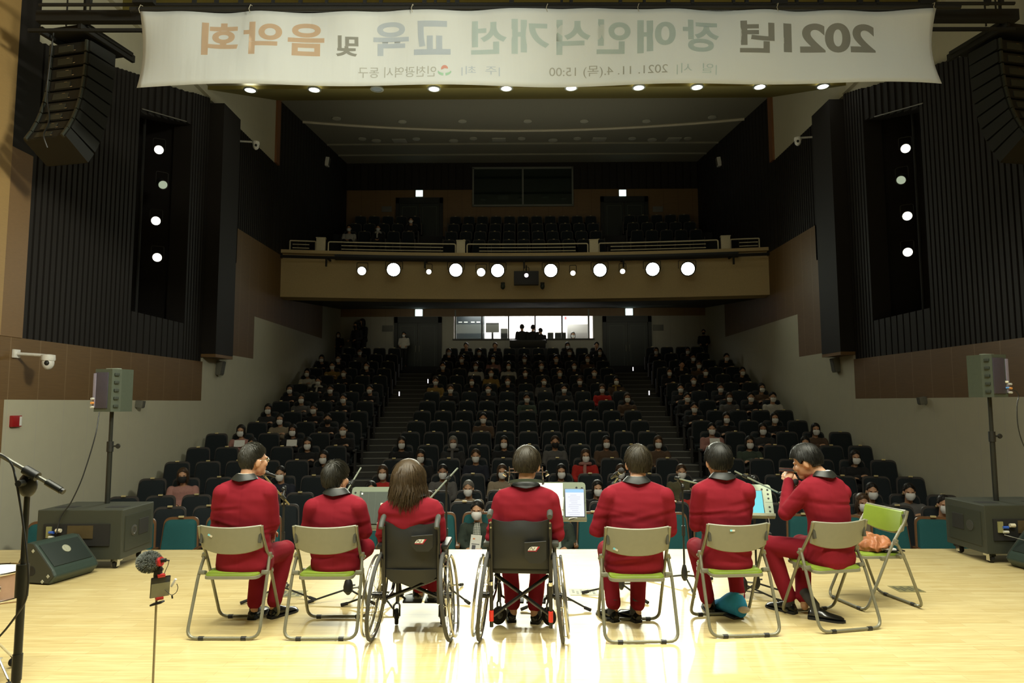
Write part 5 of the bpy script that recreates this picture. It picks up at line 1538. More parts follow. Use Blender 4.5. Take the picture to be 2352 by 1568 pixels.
# 2 -- small man, second chair, legs crossed up on the seat
O = (-1.60, 5.19, 0)
musician('slight man in red suit on the second folding chair, head turned right', O, (.03, .035, .45), (.025, .02, .955), .205, .12, (.0, .06, 1.105), R(-22), R(6), 'short', HA,
         [[(-.145, -.03, .91), (-.185, .02, .70), (-.03, .22, .66)], [(.195, -.03, .91), (.235, .03, .70), (.10, .24, .66)]],
         [[(-.07, .04, .51), (-.16, .22, .54), (.10, .20, .50)], [(.11, .04, .51), (.20, .22, .54), (-.04, .27, .50)]],
         [None, None], ys=R(-4), slen=.055, lift=.012, thick=.011, seed=2, hroll=R(4), strands=1600)
# 3 -- woman in the first wheelchair
O = (-.965, 4.955, 0)
musician('woman in red jacket with wavy brown hair, seated in a wheelchair', O, (-.01, .10, .53), (-.012, .03, .965), .205, .115, (-.045, .065, 1.10), R(4), R(-2), 'bob', HC2,
         [[(-.185, .03, .91), (-.225, .09, .70), (-.09, .30, .64)], [(.15, .03, .91), (.175, .09, .70), (.08, .30, .64)]],
         [[(-.09, .14, .57), (-.06, .50, .56), (-.015, .50, .22)], [(.08, .14, .57), (.09, .50, .56), (.085, .53, .22)]],
         [((-.03, .47, .13), (-.1, 1)), ((.075, .49, .13), (.1, 1))], slen=.17, wave=.010, strands=3000, hs=1.06, thick=.034, lift=.014, seed=3, seat=.5, crown=(.0, -.03, .11))
# 4 -- young man in the second wheelchair
O = (-.195, 4.945, 0)
P4 = musician('young man in red jacket with a neck harmonica holder, seated in a wheelchair', O, (.0, .11, .53), (.035, .06, 1.035), .212, .118, (.045, .10, 1.220), R(-8), R(2), 'bowl', HB2,
         [[(-.14, .06, .98), (-.20, .07, .70), (-.10, .30, .67)], [(.215, .06, .98), (.262, .10, .71), (.14, .33, .68)]],
         [[(-.08, .15, .57), (-.10, .52, .55), (-.06, .42, .10)], [(.10, .15, .57), (.16, .52, .55), (.10, .38, .10)]],
         [((-.07, .39, 0), (-.1, 1)), ((.10, .35, 0), (.25, 1))], slen=.075, lift=.010, thick=.016, seed=4, seat=.5, strands=1900, crown=(.0, -.02, .11))
# 5 -- broad man
O = (.64, 5.12, 0)
musician('broad-shouldered man in red suit on the chair right of the wheelchairs', O, (-.005, .05, .45), (.02, .02, 1.045), .235, .13, (.045, .065, 1.218), R(3), R(3), 'short', HB2,
         [[(-.185, -.02, .995), (-.275, .03, .72), (-.12, .27, .70)], [(.225, -.02, .995), (.262, .04, .72), (.13, .27, .70)]],
         [[(-.10, .04, .50), (-.16, .40, .50), (-.125, .26, .10)], [(.10, .04, .50), (.10, .40, .50), (.05, .24, .10)]],
         [((-.115, .22, 0), (-.45, 1)), ((.055, .21, 0), (-.5, 1))], slen=.07, lift=.010, thick=.014, seed=5, belly=.18, strands=1900, crown=(.02, -.035, .105))
# 6 -- man with the blue slipper
O = (1.375, 5.24, 0)
P6 = musician('man in red suit with jet black hair and a blue slipper on his right foot', O, (-.025, .035, .45), (-.05, .015, 1.06), .205, .12, (-.060, .045, 1.222), R(6), R(8), 'bowl', HD,
         [[(-.225, -.03, 1.01), (-.245, .03, .74), (-.10, .26, .78)], [(.125, -.03, 1.01), (.135, .10, .76), (.03, .30, .80)]],
         [[(-.11, .04, .50), (-.16, .40, .50), (-.10, .30, .10)], [(.07, .04, .50), (.12, .38, .50), (.115, .22, .13)]],
         [((-.085, .27, 0), (.12, 1)), ((.115, .2, 0), (-.2, 1))], slen=.08, lift=.009, thick=.017, seed=6, yh=R(4), ys=R(6), strands=1900, crown=(.0, -.02, .11), shoe_skip=(1,))
# blue slipper on the right foot
SL = mat('blue_felt', (.02, .27, .55), .85, noise_amt=.25, nscale=14)
b = MB(); f0 = Vector((.115, .16, 0)); rg = []
for t_, w_, h_ in ((0, .050, .15), (.06, .062, .195), (.2, .066, .20), (.38, .068, .17), (.55, .068, .12), (.78, .062, .085), (.97, .04, .05)):
    c = f0 + Vector((-.16 * t_, .30 * t_, 0)); r = []
    for j in range(14):
        a = 2 * PI * j / 14; r.append(c + Vector((w_ * math.cos(a) * (1 if math.sin(a) < 0 else 1 - .25 * math.sin(a)), 0, .016 + (h_ - .016) * (.5 + .5 * math.sin(a)))))
    rg.append(r)
b.loft(rg); sl_ = b.build('padded_slipper', SL, P6); sl_['label'] = 'blue padded slipper'
b = MB(); b.ell((.135, .158, .075), (.046, .016, .026), 16, 10); b.build('pale_patch', mat('pale_felt', (.5, .44, .36), .9), sl_)
b = MB(); b.box((.040, .30, .009), (.105, .27, .016), (0, 0, R(28)), .006); b.build('slipper_sole', BLACK, sl_)
b = MB(); b.tube([(.115, .215, .15), (.115, .215, .19)], .041, 14); b.build('white_sock', SHIRTW, P6)
# 7 -- harmonica player turned to the left
O = (2.13, 5.34, 0)
P7 = musician('harmonica player in red suit turned left, left arm raised to his mouth', O, (.05, .03, .45), (.005, .03, 1.06), .21, .122, (-.085, .09, 1.205), R(52), R(-16), 'bowl', HD,
         [[(-.15, -.03, 1.0), (-.275, .06, .80), (-.18, .21, 1.04)], [(.175, .06, .98), (.13, .30, .84), (-.06, .36, .99)]],
         [[(-.06, .06, .51), (-.33, .28, .52), (-.20, .24, .10)], [(.08, .08, .51), (-.02, .42, .50), (-.10, .20, .10)]],
         [((-.17, .20, 0), (-.6, .8)), ((-.115, .10, 0), (.75, -.35))], yh=R(32), ys=R(24), slen=.08, lift=.009, thick=.017, seed=7, strands=1900, crown=(.0, -.02, .11),
         palm=[((.3, .45, .65), (.5, .3, -.5)), ((-.75, .1, .5), (-.2, .6, .2))])
# harmonica in his hands, harmonica holder of the young man
c = Vector((2.13 - .165, 5.34 + .225, 1.115))
hm_ = thing('harmonica', 'harmonica held to the mouth of the player turned left', 'harmonica', c, R(140))
MB().box((0, 0, 0), (.16, .026, .022), None, .003).build('comb', HARM, hm_); b = MB()
for s in (-1, 1): b.box((0, 0, s * .0115), (.155, .027, .007), None, .003)
b.build('cover_plate', CHROME, hm_)
hh = thing('harmonica_holder', 'black neck-worn harmonica holder around the collar of the young man in the wheelchair', 'harmonica holder', (-.195 + .04, 4.945 + .06, 1.035))
HOL = mat('dark_green_band', (.045, .06, .045), .4)
b = MB(); rg = []
for i in range(25):
    a = R(-105) + R(210) * i / 24; si, co = math.sin(a), -math.cos(a); f = (1 - math.cos(a)) / 2
    c = Vector((.122 * si, .105 * co - .005, .078 - .06 * f)); out = Vector((si, co, 0)); rg.append([c + out * .006 + Vector((0, 0, .010)), c + out * .007 + Vector((0, 0, -.010)), c - out * .004 + Vector((0, 0, -.010)), c - out * .004 + Vector((0, 0, .010))])
b.loft(rg); b.build('neck_band', HOL, hh)
for s in (-1, 1):
    b = MB(); b.tube(fillet([(s * .118, .02, .035), (s * .13, .12, .03), (s * .125, .19, .075)], .04), .006, 8); b.tube([(s * .125, .19, .05), (s * .125, .19, .145)], .005, 8); b.tube([(s * .10, .19, .105), (s * .158, .19, .105)], .005, 8)
    b.tube([(s * .155, .17, .105), (s * .155, .21, .105)], .011, 10); b.tube([(s * .145, .19, .075), (s * .172, .19, .09)], .008, 8); b.build('side_bracket', CHROME, hh)
b = MB(); b.tube([(-.125, .19, .105), (.125, .19, .105)], .005, 8); b.tube([(-.125, .19, .13), (.125, .19, .13)], .004, 8); b.build('clamp_bar', CHROME, hh)
k = thing('harmonica', 'chrome harmonica clamped in the neck-worn holder', 'harmonica', (-.195 + .04, 4.945 + .06 + .205, 1.035 + .125)); MB().box((0, 0, 0), (.17, .026, .02), None, .003).build('comb', HARM, k); b = MB()
for s in (-1, 1): b.box((0, 0, s * .012), (.165, .028, .008), None, .003)
b.build('cover_plate', CHROME, k)
for x in (-.075, -.055): MB()
# ------------------------------------------------------------------ banner
YBN = 7.8
BNM = mat_banner()
tl, tr, bl_, br_ = at(322, 26, Y=YBN), at(2148, 21, Y=YBN), at(310, 198, Y=YBN), at(2163, 192, Y=YBN)
bn = thing('banner', 'white cloth banner hanging over the stage front, seen from behind with mirrored writing', 'banner')


def bsurf(u, v):
    """u left to right, v top to bottom"""
    p = tl.lerp(tr, u).lerp(bl_.lerp(br_, u), v)
    e = min(u, 1 - u)
    p.y += .035 * math.sin(u * 23 + v * 2) * v + .02 * math.sin(u * 61 + 1.3) * (1 - v) + .10 * math.exp(-e / .02) * math.sin(v * 3) + .03 * math.sin((u * 9 - v * 3))
    p.x += (.015 * math.sin(PI * v) * (1 if u < .5 else -1) * math.exp(-e / .012))
    for h in (0, .142, .33, .51, .62, .795, 1):
        p.y -= .02 * math.exp(-((u - h) / .02) ** 2) * math.exp(-v * 5)
    p.z += -.006 * math.sin(u * PI * 6) ** 2 * (1 - v)
    return p


NU, NV = 150, 14
vs = [bsurf(i / NU, j / NV) for j in range(NV + 1) for i in range(NU + 1)]
fs = [(j * (NU + 1) + i, j * (NU + 1) + i + 1, (j + 1) * (NU + 1) + i + 1, (j + 1) * (NU + 1) + i) for j in range(NV) for i in range(NU)]
b = MB(); b.add(vs, fs); cl = b.build('cloth', BNM, bn, fix=False); sd = cl.modifiers.new('thickness', 'SOLIDIFY'); sd.thickness = .003


def blettering(body, x0, x1, y0, y1, m, bold):
    """writing seen through the cloth: mirrored, lying on its near face"""
    me = text_mesh(body, bold)
    bm = bmesh.new(); bm.from_mesh(me)
    bmesh.ops.triangulate(bm, faces=bm.faces[:])
    for it in range(3):
        lim = 14.0 / (x1 - x0) if it < 3 else 1
        ed = [e for e in bm.edges if abs(e.verts[0].co.x - e.verts[1].co.x) > lim]
        if ed: bmesh.ops.subdivide_edges(bm, edges=ed, cuts=1)
        bmesh.ops.triangulate(bm, faces=bm.faces[:])
    for v in bm.verts:
        px = x1 - v.co.x * (x1 - x0); py = y1 - v.co.y * (y1 - y0)
        q = at(px, py, Y=YBN)
        u = (q.x - bl_.x) / (br_.x - bl_.x)
        for _ in range(2):
            t_, b_ = tl.lerp(tr, u), bl_.lerp(br_, u); vv = (q.z - t_.z) / (b_.z - t_.z); l_, r_ = tl.lerp(bl_, vv), tr.lerp(br_, vv); u = (q.x - l_.x) / (r_.x - l_.x)
        s = bsurf(u, vv); v.co = Vector((s.x, s.y - .005, s.z))
    me2 = bpy.data.meshes.new('lettering'); bm.to_mesh(me2); bm.free(); me2.materials.append(m)
    return link('lettering', me2, cl)


LG = mat_banner('show_through_grey', (.40, .40, .36)); LT = mat_banner('show_through_teal', (.65, .75, .74)); LB_ = mat_banner('show_through_blue', (.63, .69, .76)); LO = mat_banner('show_through_orange', (.74, .56, .40)); LS = mat_banner('show_through_small', (.56, .56, .51))
blettering('2021', 1800, 2012, 51, 121, LG, .035); blettering('년', 1697, 1778, 48, 124, LG, .03)
for ch, x0, x1 in (('장', 1566, 1650), ('애', 1463, 1550), ('인', 1370, 1448), ('식', 1278, 1356), ('개', 1175, 1262), ('선', 1082, 1164)): blettering(ch, x0, x1, 48, 124, LT, .03)
for ch, x0, x1 in (('교', 950, 1035), ('육', 856, 938)): blettering(ch, x0, x1, 48, 124, LB_, .03)
blettering('및', 771, 822, 79, 127, LG, .03)
for ch, x0, x1 in (('음', 661, 744), ('악', 560, 648), ('회', 464, 548)): blettering(ch, x0, x1, 50, 128, LO, .03)
blettering('2021. 11. 4.(목) 15:00', 1262, 1532, 149, 176, LS, 0); blettering('|일  시|', 1552, 1644, 150, 175, LT, 0); blettering('|주  최|', 1060, 1148, 151, 174, LB_, 0); blettering('인천광역시 동구', 822, 1002, 151, 177, LS, 0)


def bshape(pts, m, name):
    vs = []
    for px, py in pts:
        q = at(px, py, Y=YBN); u = (q.x - bl_.x) / (br_.x - bl_.x); t_, b_ = tl.lerp(tr, u), bl_.lerp(br_, u); s = bsurf(u, (q.z - t_.z) / (b_.z - t_.z)); vs.append((s.x, s.y - .006, s.z))
    me = bpy.data.meshes.new(name); me.from_pydata(vs, [], [tuple(range(len(vs)))]); me.materials.append(m); link(name, me, cl)


bshape([(1013 + 0, 160)] + [(1021 + 8 * math.cos(R(180 - 15 * i)), 157.5 - 8.5 * math.sin(R(180 - 15 * i))) for i in range(13)] + [(1021, 156.5)], mat('show_through_red', (.62, .30, .24), .8), 'emblem_dot')
for s in (-1, 1):
    o = [(1021 + s * (15.5 - 0 * i) * math.sin(R(90 - 10 * i)) if 0 else 1021 + s * 15.5 * math.cos(R(8 * i)), 164 + 10.5 * math.sin(R(8 * i))) for i in range(0, 11)]
    i_ = [(1021 + s * 13.5 * math.cos(R(8 * k2)), 164 + 5.5 * math.sin(R(8 * k2)) - 1.5) for k2 in range(10, -1, -1)]
    bshape(o + i_, mat('show_through_green', (.36, .58, .42), .8), 'emblem_leaf')
# pipe the banner hangs from, with its ties
bt = thing('batten_pipe', 'black pipe the banner is tied to', 'pipe')
p, q = at(300, 22, Y=YBN + .02), at(2205, 16, Y=YBN + .02); b = MB(); b.tube([p, q], .032, 10); b.build('pipe', MATT, bt)
b = MB()
for px in (322, 575, 948, 1258, 1468, 1788, 2148):
    z_ = at(px, 24 - .0027 * (px - 322), Y=YBN - .035); b.tube([z_ + Vector((-.004, .0, -.03)), z_ + Vector((-.018, -.002, .02)), z_ + Vector((.0, .0, .07)), z_ + Vector((0, .05, .085))], .004, 5)
b.build('tie_cord', mat('pale_cord', (.4, .38, .3), .8), bt)
# battens and their hangers above the stage front
gr = thing('lighting_batten', 'black lighting batten with short vertical droppers over the banner pipe', 'lighting batten')
Yg = 8.3; b = MB(); p, q = at(90, 11, Y=Yg), at(2330, 8, Y=Yg); b.tube([p, q], .022, 8); b.tube([p + Vector((0, 0, .33)), q + Vector((0, 0, .33))], .022, 8); b.build('chord', MATT, gr)
b = MB()
for px, w_ in ((205, .05), (330, 0), (446, .04), (497, .04), (553, .05), (627, .03), (690, .04), (750, .03), (838, .04), (875, .04), (975, .05), (1000, .03), (1030, .04), (1050, .05), (1175, .06), (1290, .03), (1312, .04), (1425, .04), (1480, .03), (1535, .05), (1590, .04), (1685, .03), (1715, .04), (1790, .2), (1830, .03), (1885, .06), (1975, .06), (2015, .03), (2130, .2), (2270, .05), (2300, .04)):
    if w_: p = at(px, 10, Y=Yg); b.box((p.x, Yg, p.z + .16), (w_, .05, .33))
b.build('dropper', MATT, gr, smooth=False)
for (py, h_, Y, lab, x0, x1) in ((40, .145, 8.55, 'thick black batten beam behind the banner', 88, 2335), (70, .04, 8.6, 'thin black rod behind the banner, below the thick beam', 65, 2330)):
    p, q = at(x0, py, Y=Y), at(x1, py - 3, Y=Y); b = MB(); b.box(((p.x + q.x) / 2, Y, (p.z + q.z) / 2), (q.x - p.x, .1 if h_ > .1 else .04, h_), (0, -math.atan2(q.z - p.z, q.x - p.x), 0))
    tag(b.build('batten_beam', MATT, smooth=False), lab, 'beam')
p = at(331, 4, Y=8.2); ps = thing('power_box', 'black box above the left end of the banner with small white lettering', 'box', p)
MB().box((0, 0, .12), (.26, .08, .30)).build('housing', MATT, ps, smooth=False)
text_on('lettering', 'LIVE SOUND', Matrix.Translation((-.075, -.041, .0)) @ XZ, .155, .03, mat('pale_lettering', (.35, .36, .33), .7), ps, .02)
for px in (152, 205, 2265, 2290):
    p = at(px, 60, Y=8.9); b = MB(); b.tube([(p.x, 8.9, p.z), (p.x, 8.9, 8.9)], .012, 6); tag(b.build('hanging_cable', BLACK), '%s black hanging cable at the %s speaker column' % ('outer' if px in (152, 2290) else 'inner', 'left' if px < 1000 else 'right'), 'cable')

# ------------------------------------------------------------------ line arrays
ARM = mat('array_cabinet', (.006, .007, .0065), .6)


def line_array(label, loc, rz, s):
    t = thing('line_array', label, 'speaker column', loc, rz, 'speaker columns')
    b = MB(); b.box((0, .1, .13), (.74, .8, .05)); b.box((-.31, .1, .10), (.05, .95, .10)); b.box((.31, .1, .10), (.05, .95, .10)); b.tube([(0, 0, .15), (0, 0, 1.6)], .02, 6); b.build('fly_frame', MATT, t, smooth=False)
    pos = Vector((0, 0, 0)); ang = 0
    for i in range(9):
        ang += R((0, 1, 2, 3, 4, 4, 5, 5, 6)[i]); d = Vector((0, -math.sin(ang), -math.cos(ang)))
        M = Matrix.Translation(pos + d * .1) @ Matrix.Rotation(-ang, 4, 'X')
        b = MB(); w_, dp_, h_ = .66, .40, .172
        b.loft([[Vector((x, y, z)) for x, z in ((-w_ / 2, -h_ / 2 * k), (w_ / 2, -h_ / 2 * k), (w_ / 2, h_ / 2 * k), (-w_ / 2, h_ / 2 * k))] for y, k in ((-.21, .78), (-.19, .84), (.215, 1), (.225, .96))], M=M)
        c = b.build('cabinet', ARM, t, smooth=False)
        b = MB(); b.box((0, .228, 0), (.62, .012, .16), M=M); b.build('grille', MATT, c, smooth=False)
        for x in (-.285, .285): MB().box((x, -.212, 0), (.03, .05, .15), M=M).build('rigging_plate', DGREEN, c, smooth=False)
        MB().box((-.05, -.212, -.01), (.24, .01, .09), M=M).build('rear_panel', DGREEN, c, smooth=False)
        b = MB(); b.box((.10, -.219, -.045), (.035, .006, .008), M=M); b.box((.0, -.219, .03), (.05, .004, .004), M=M); b.build('connector', CHROME, c, smooth=False)
        pos = pos + d * .182
    b = MB(); b.tube(fillet([(s * -.2, -.28, .1), (s * -.22, -.32, -.8), (s * -.1, -.34, -1.15), (s * .02, -.55, -1.45), (s * .05, -.5, -1.6)], .2, 5), .010, 6); b.build('speaker_cable', BLACK, t)
    return t


pl = at(190, 112, Y=9.0); line_array('tall black speaker column hanging left of the banner', (pl.x, 9.0, pl.z), R(-12), 1)
pr = at(2303, 108, Y=9.0); line_array('tall black speaker column hanging right of the banner', (pr.x, 9.0, pr.z), R(12), -1)

# ------------------------------------------------------------------ spotlights
LW = glow('spot_lens_bright', (.93, 1, .82), 40); LM = glow('spot_lens_medium', (.95, 1, .85), 14); LD = glow('spot_lens_warm', (1, .96, .8), 4); LP = glow('spot_lens_violet', (.95, .75, 1), 6)


def spotlight(label, loc, target, r, lens, length=.34, group=None, yoke=1):
    t = thing('spotlight', label, 'spotlight', loc, 0, group)
    d = (Vector(target) - Vector(loc)).normalized(); X, Yv, Zv = frame(d); M = Matrix((X, Yv, Zv)).transposed().to_4x4()
    b = MB(); b.lathe([(r * .55, -length), (r * .95, -length * .9), (r * 1.02, -length * .3), (r * 1.18, -.02), (r * 1.18, .03), (r * 1.02, .03), (r * 1.02, .0)], 20, M); b.build('housing', MATT, t)
    b = MB(); b.lathe([(r, .002), (r * .8, .012), (r * .4, .018), (.001, .02)], 20, M); b.build('lens', lens, t)
    b = MB(); s_ = r * 1.35; b.tube(fillet([M @ Vector((-s_, 0, -length * .4)), M @ Vector((-s_, 0, -length * .4)) + Vector((0, 0, .24)), M @ Vector((s_, 0, -length * .4)) + Vector((0, 0, .24)), M @ Vector((s_, 0, -length * .4))], .04), .009, 6); b.build('yoke', MATT, t)
    return t


FR = [(831, 622, 'm', 'small bright'), (904, 619, 'w', 'large bright'), (985, 624, 'd', 'dim warm'), (1047, 620, 'w', 'large bright'), (1105, 625, 'm', 'medium bright'), (1143, 621, 'w', 'large bright'), (1209, 632, 'p', 'tiny violet'), (1265, 621, 'w', 'large bright'), (1316, 627, 'd', 'small warm'), (1378, 620, 'w', 'large bright'), (1430, 623, 'd', 'dim warm'), (1499, 618, 'w', 'large bright'), (1580, 617, 'w', 'large bright')]
for i, (px, py, k, nm) in enumerate(FR):
    x = at(px, py, Y=20.2).x; y = math.sqrt(40.3 ** 2 - x * x) - RC; p = at(px, py, Y=y)
    tg = (p.x * .6, 2.6, .8); r_ = {'w': .19, 'm': .12, 'd': .075, 'p': .06}[k]
    spotlight('%s stage spotlight, %s from the left on the balcony front' % (nm, ORD[i + 1]), (p.x, y, p.z), tg if k != 'd' else CAM, r_, {'w': LW, 'm': LM, 'd': LD, 'p': LP}[k], group='spotlights on the balcony front')
    if k in 'wm': lamp('balcony_spot_beam', 'SPOT', (p.x, y - .1, p.z), tg, 820 if k == 'w' else 400, (.97, 1, .82), spot_size=R(46), spot_blend=.5, shadow_soft_size=.16)
pj = at(1209, 637, Y=20.3); o = thing('projector', 'dark box around the tiny violet light at the middle of the balcony front', 'projector', (pj.x, 20.45, pj.z)); MB().box((0, 0, 0), (.75, .2, .42), bev=.02).build('body', mat('dark_projector', (.02, .022, .03), .5), o); MB().tube([(0, 0, .2), (0, 0, .4)], .02, 6).build('bracket', MATT, o)
for px, py, lab in ((1155, 655, 'small dark camera hanging left of the projector on the balcony front'), (1246, 655, 'small dark camera hanging right of the projector on the balcony front')):
    p = at(px, py, Y=20.6); o = thing('dome_camera', lab, 'camera', p); MB().box((0, .05, .06), (.12, .12, .06)).build('bracket', MATT, o); MB().ell((0, 0, -.03), (.07, .07, .10)).build('dome', mat('dark_camera_dome', (.03, .045, .035), .3), o)
for sx, L in ((-1, ((365, 344, 'd', 'topmost'), (374, 424, 'g', 'second, dimmer'), (358, 507, 'd', 'third'), (361, 591, 'd', 'lowest'))), (1, ((2080, 341, 'd', 'topmost'), (2070, 413, 'g', 'second, dimmer'), (2084, 496, 'd', 'third'), (2085, 579, 'd', 'lowest')))):
    for px, py, k, nm in L:
        p = at(px, py, X=sx * 7.5); tg = CAM + Vector((0, 0, 1)) if k == 'd' else Vector((0, 5, 0))
        spotlight('%s of four spotlights in the %s wall light bay' % (nm, 'left' if sx < 0 else 'right'), p, tg, .085, glow('bay_lens', (1, .98, .84), 3.0) if k == 'd' else glow('bay_lens_dim', (.62, .72, .5), .6), .26, 'spotlights in the side wall bays')
    b = MB(); xx = sx * 7.85; b.tube([(xx, 13.5, 3.0), (xx, 13.5, 8.0)], .03, 8); b.tube([(xx, 12.4, 7.6), (xx, 14.5, 7.9)], .02, 6); tag(b.build('light_ladder', MATT), 'dark upright pipe behind the spotlights of the %s wall bay' % ('left' if sx < 0 else 'right'), 'pipe')
    for zz in (0,):
        x0, x1 = (327, 428) if sx < 0 else (2009, 2119); p, q = at(x0, 250 if sx < 0 else 268, X=sx * 7.30), at(x1, 279 if sx < 0 else 237, X=sx * 7.30)
        b = MB(); b.tube([p, q], .012, 6); o_ = struct(b.build('trim_9', mat('dull_metal_strip', (.18, .17, .14), .4)))
# ceiling downlights over the banner edge and in the rear ceiling
DLX = (435, 575, 722, 866, 997, 1163, 1312, 1467, 1601, 1745, 1890, 2029)
on = {575: 1, 722: 1, 997: 1, 1163: 1, 1312: 1, 1467: 1, 1601: 1, 1745: 1, 1890: 1, 2029: .6}
for i, px in enumerate(DLX):
    y = 15.05; p = at(px, 196 - .003 * (px - 1200), Y=y); z_ = 8.84
    o = thing('downlight', 'round recessed downlight just under the banner edge, %s from the left' % ORD[i + 1], 'ceiling light', (p.x, y, z_), 0, 'downlights above the banner edge')
    b = MB(); b.lathe([(.119, .0), (.15, .0), (.155, -.03), (.119, -.035), (.119, 0)], 20, caps=False); b.build('rim', mat('downlight_rim', (.3, .32, .28), .4), o)
    b = MB(); b.lathe([(.001, -.022), (.118, -.020), (.118, 0)], 20, caps=False); b.build('lamp_glass', glow('downlight_on', (1, 1, .9), 9) if px in on else glow('downlight_off', (.5, .55, .45), .25), o)


def on_ceiling(px, py):
    d = at(px, py, Y=CAM.y + 1) - CAM; lo, hi = 19.7, 27.9
    for _ in range(40):
        m_ = (lo + hi) / 2; p = CAM + d * (m_ / d.y)
        if p.z > zc(m_): hi = m_
        else: lo = m_
    return CAM + d * (lo / d.y)


for i, (px, py) in enumerate(((773, 271), (924, 278), (1062, 277), (1212, 277), (1342, 277), (1485, 277), (1636, 268), (832, 318), (956, 318), (1087, 317), (1198, 317), (1326, 317), (1452, 317), (1580, 317))):
    p = on_ceiling(px, py); b = MB(); b.lathe([(.14, .02), (.14, -.03), (.10, -.035)], 16, Matrix.Translation(p)); tag(b.build('ceiling_can', mat('dull_can', (.42, .42, .36), .5)), 'unlit round ceiling fitting over the balcony, %s in the %s row' % (ORD[i % 7 + 1], 'front' if i < 7 else 'rear'), 'ceiling fitting', 'unlit ceiling fittings')
for i, (px, py, w_) in enumerate(((864, 322, .3), (918, 323, .6), (1042, 322, .3), (1146, 321, .6), (1270, 321, .3), (1376, 320, .6), (1498, 320, .3), (1547, 320, .6))):
    p = on_ceiling(px, py); b = MB()
    if w_ > .5: b.box((p.x, p.y, p.z + .01), (.50, .5, .06), (R(6.5), 0, 0), .01)
    else: b.lathe([(.17, .03), (.17, -.03), (.03, -.05)], 18, Matrix.Translation(p))
    tag(b.build('ceiling_vent' if w_ > .5 else 'ceiling_speaker', mat('pale_vent', (.38, .38, .33), .7)), '%s, %s from the left in the rear ceiling' % ('square pale ceiling vent' if w_ > .5 else 'round pale ceiling speaker', ORD[i // 2 + 1]), 'vent' if w_ > .5 else 'speaker', 'fittings of the rear ceiling')

# wall cameras, wall speakers, alarm box
def ptz(label, px0, px1, py, X, drop):
    a = at(px0, py, X=X); s = 1 if X < 0 else -1; t = thing('wall_camera', label, 'camera', (X, a.y, a.z))
    b = MB(); b.box((s * .02, 0, 0), (.04, .12, .12), None, .01); b.tube(fillet([(s * .02, 0, 0), (s * .34, .0, -.02), (s * .44, 0, -.03)], .05), .024, 10); b.build('bracket', WHITE, t)
    b = MB(); M = Matrix.Translation((s * .48, 0, -.05)); b.lathe([(.03, .04), (.085, .03), (.09, -.03), (.085, -.05)], 18, M); b.build('base', WHITE, t)
    b = MB(); b.ell((s * .48, 0, -.13), (.078, .078, .10)); h_ = b.build('camera_head', WHITE, t); b = MB(); b.ell((s * .50, -.055, -.135), (.035, .03, .04)); b.build('lens', BLACK, h_)


ptz('white wall camera on a bracket at the left wall over the fire alarm box', 34, 88, 812, -WX, 0); ptz('small white wall camera high on the left wall below the pale triangle', 545, 572, 324, -WX, 0); ptz('small white wall camera high on the right wall below the pale triangle', 1876, 1850, 314, WX, 0)
for px, py, X, h_, lab in ((499, 845, -WX, .34, 'grey wall speaker on the left pale wall beside the stalls'), (1926, 838, WX, .34, 'grey wall speaker on the right pale wall beside the stalls'), (313, 928, -WX, .14, 'tiny grey box on the left wall behind the pole speaker'), (2127, 920, WX, .14, 'tiny grey box on the right wall left of the pole speaker'), (748, 372, -WX, .34, 'pale wall speaker high at the left of the upper hall'), (1655, 372, WX, .34, 'pale wall speaker high at the right of the upper hall')):
    p = at(px, py, X=X); s = 1 if X < 0 else -1; t = thing('wall_speaker', lab, 'speaker', p, 0, None)
    MB().box((s * .07, 0, 0), (.14, .20 if h_ > .2 else .1, h_), (0, s * R(8), 0), .02).build('cabinet', mat('grey_speaker', (.16, .16, .13), .6) if py > 500 else WHITE, t); MB().box((s * .145, 0, 0), (.01, .16 if h_ > .2 else .07, h_ * .85), (0, s * R(8), 0)).build('grille', mat('speaker_grille_grey', (.10, .10, .085), .7), t)
p = at(32, 967, X=-WX); t = thing('alarm_box', 'small red alarm box on the left pale wall', 'alarm box', p); MB().box((.025, 0, 0), (.05, .18, .16), None, .008).build('housing', mat('red_alarm', (.33, .012, .012), .4), t); MB().box((.052, .06, 0), (.004, .04, .13)).build('pale_window', WHITE, t)

# ------------------------------------------------------------------ stage loudspeakers
GRILLE = mat('dark_grille', (.03, .03, .045), .5, noise_amt=.3, nscale=400)


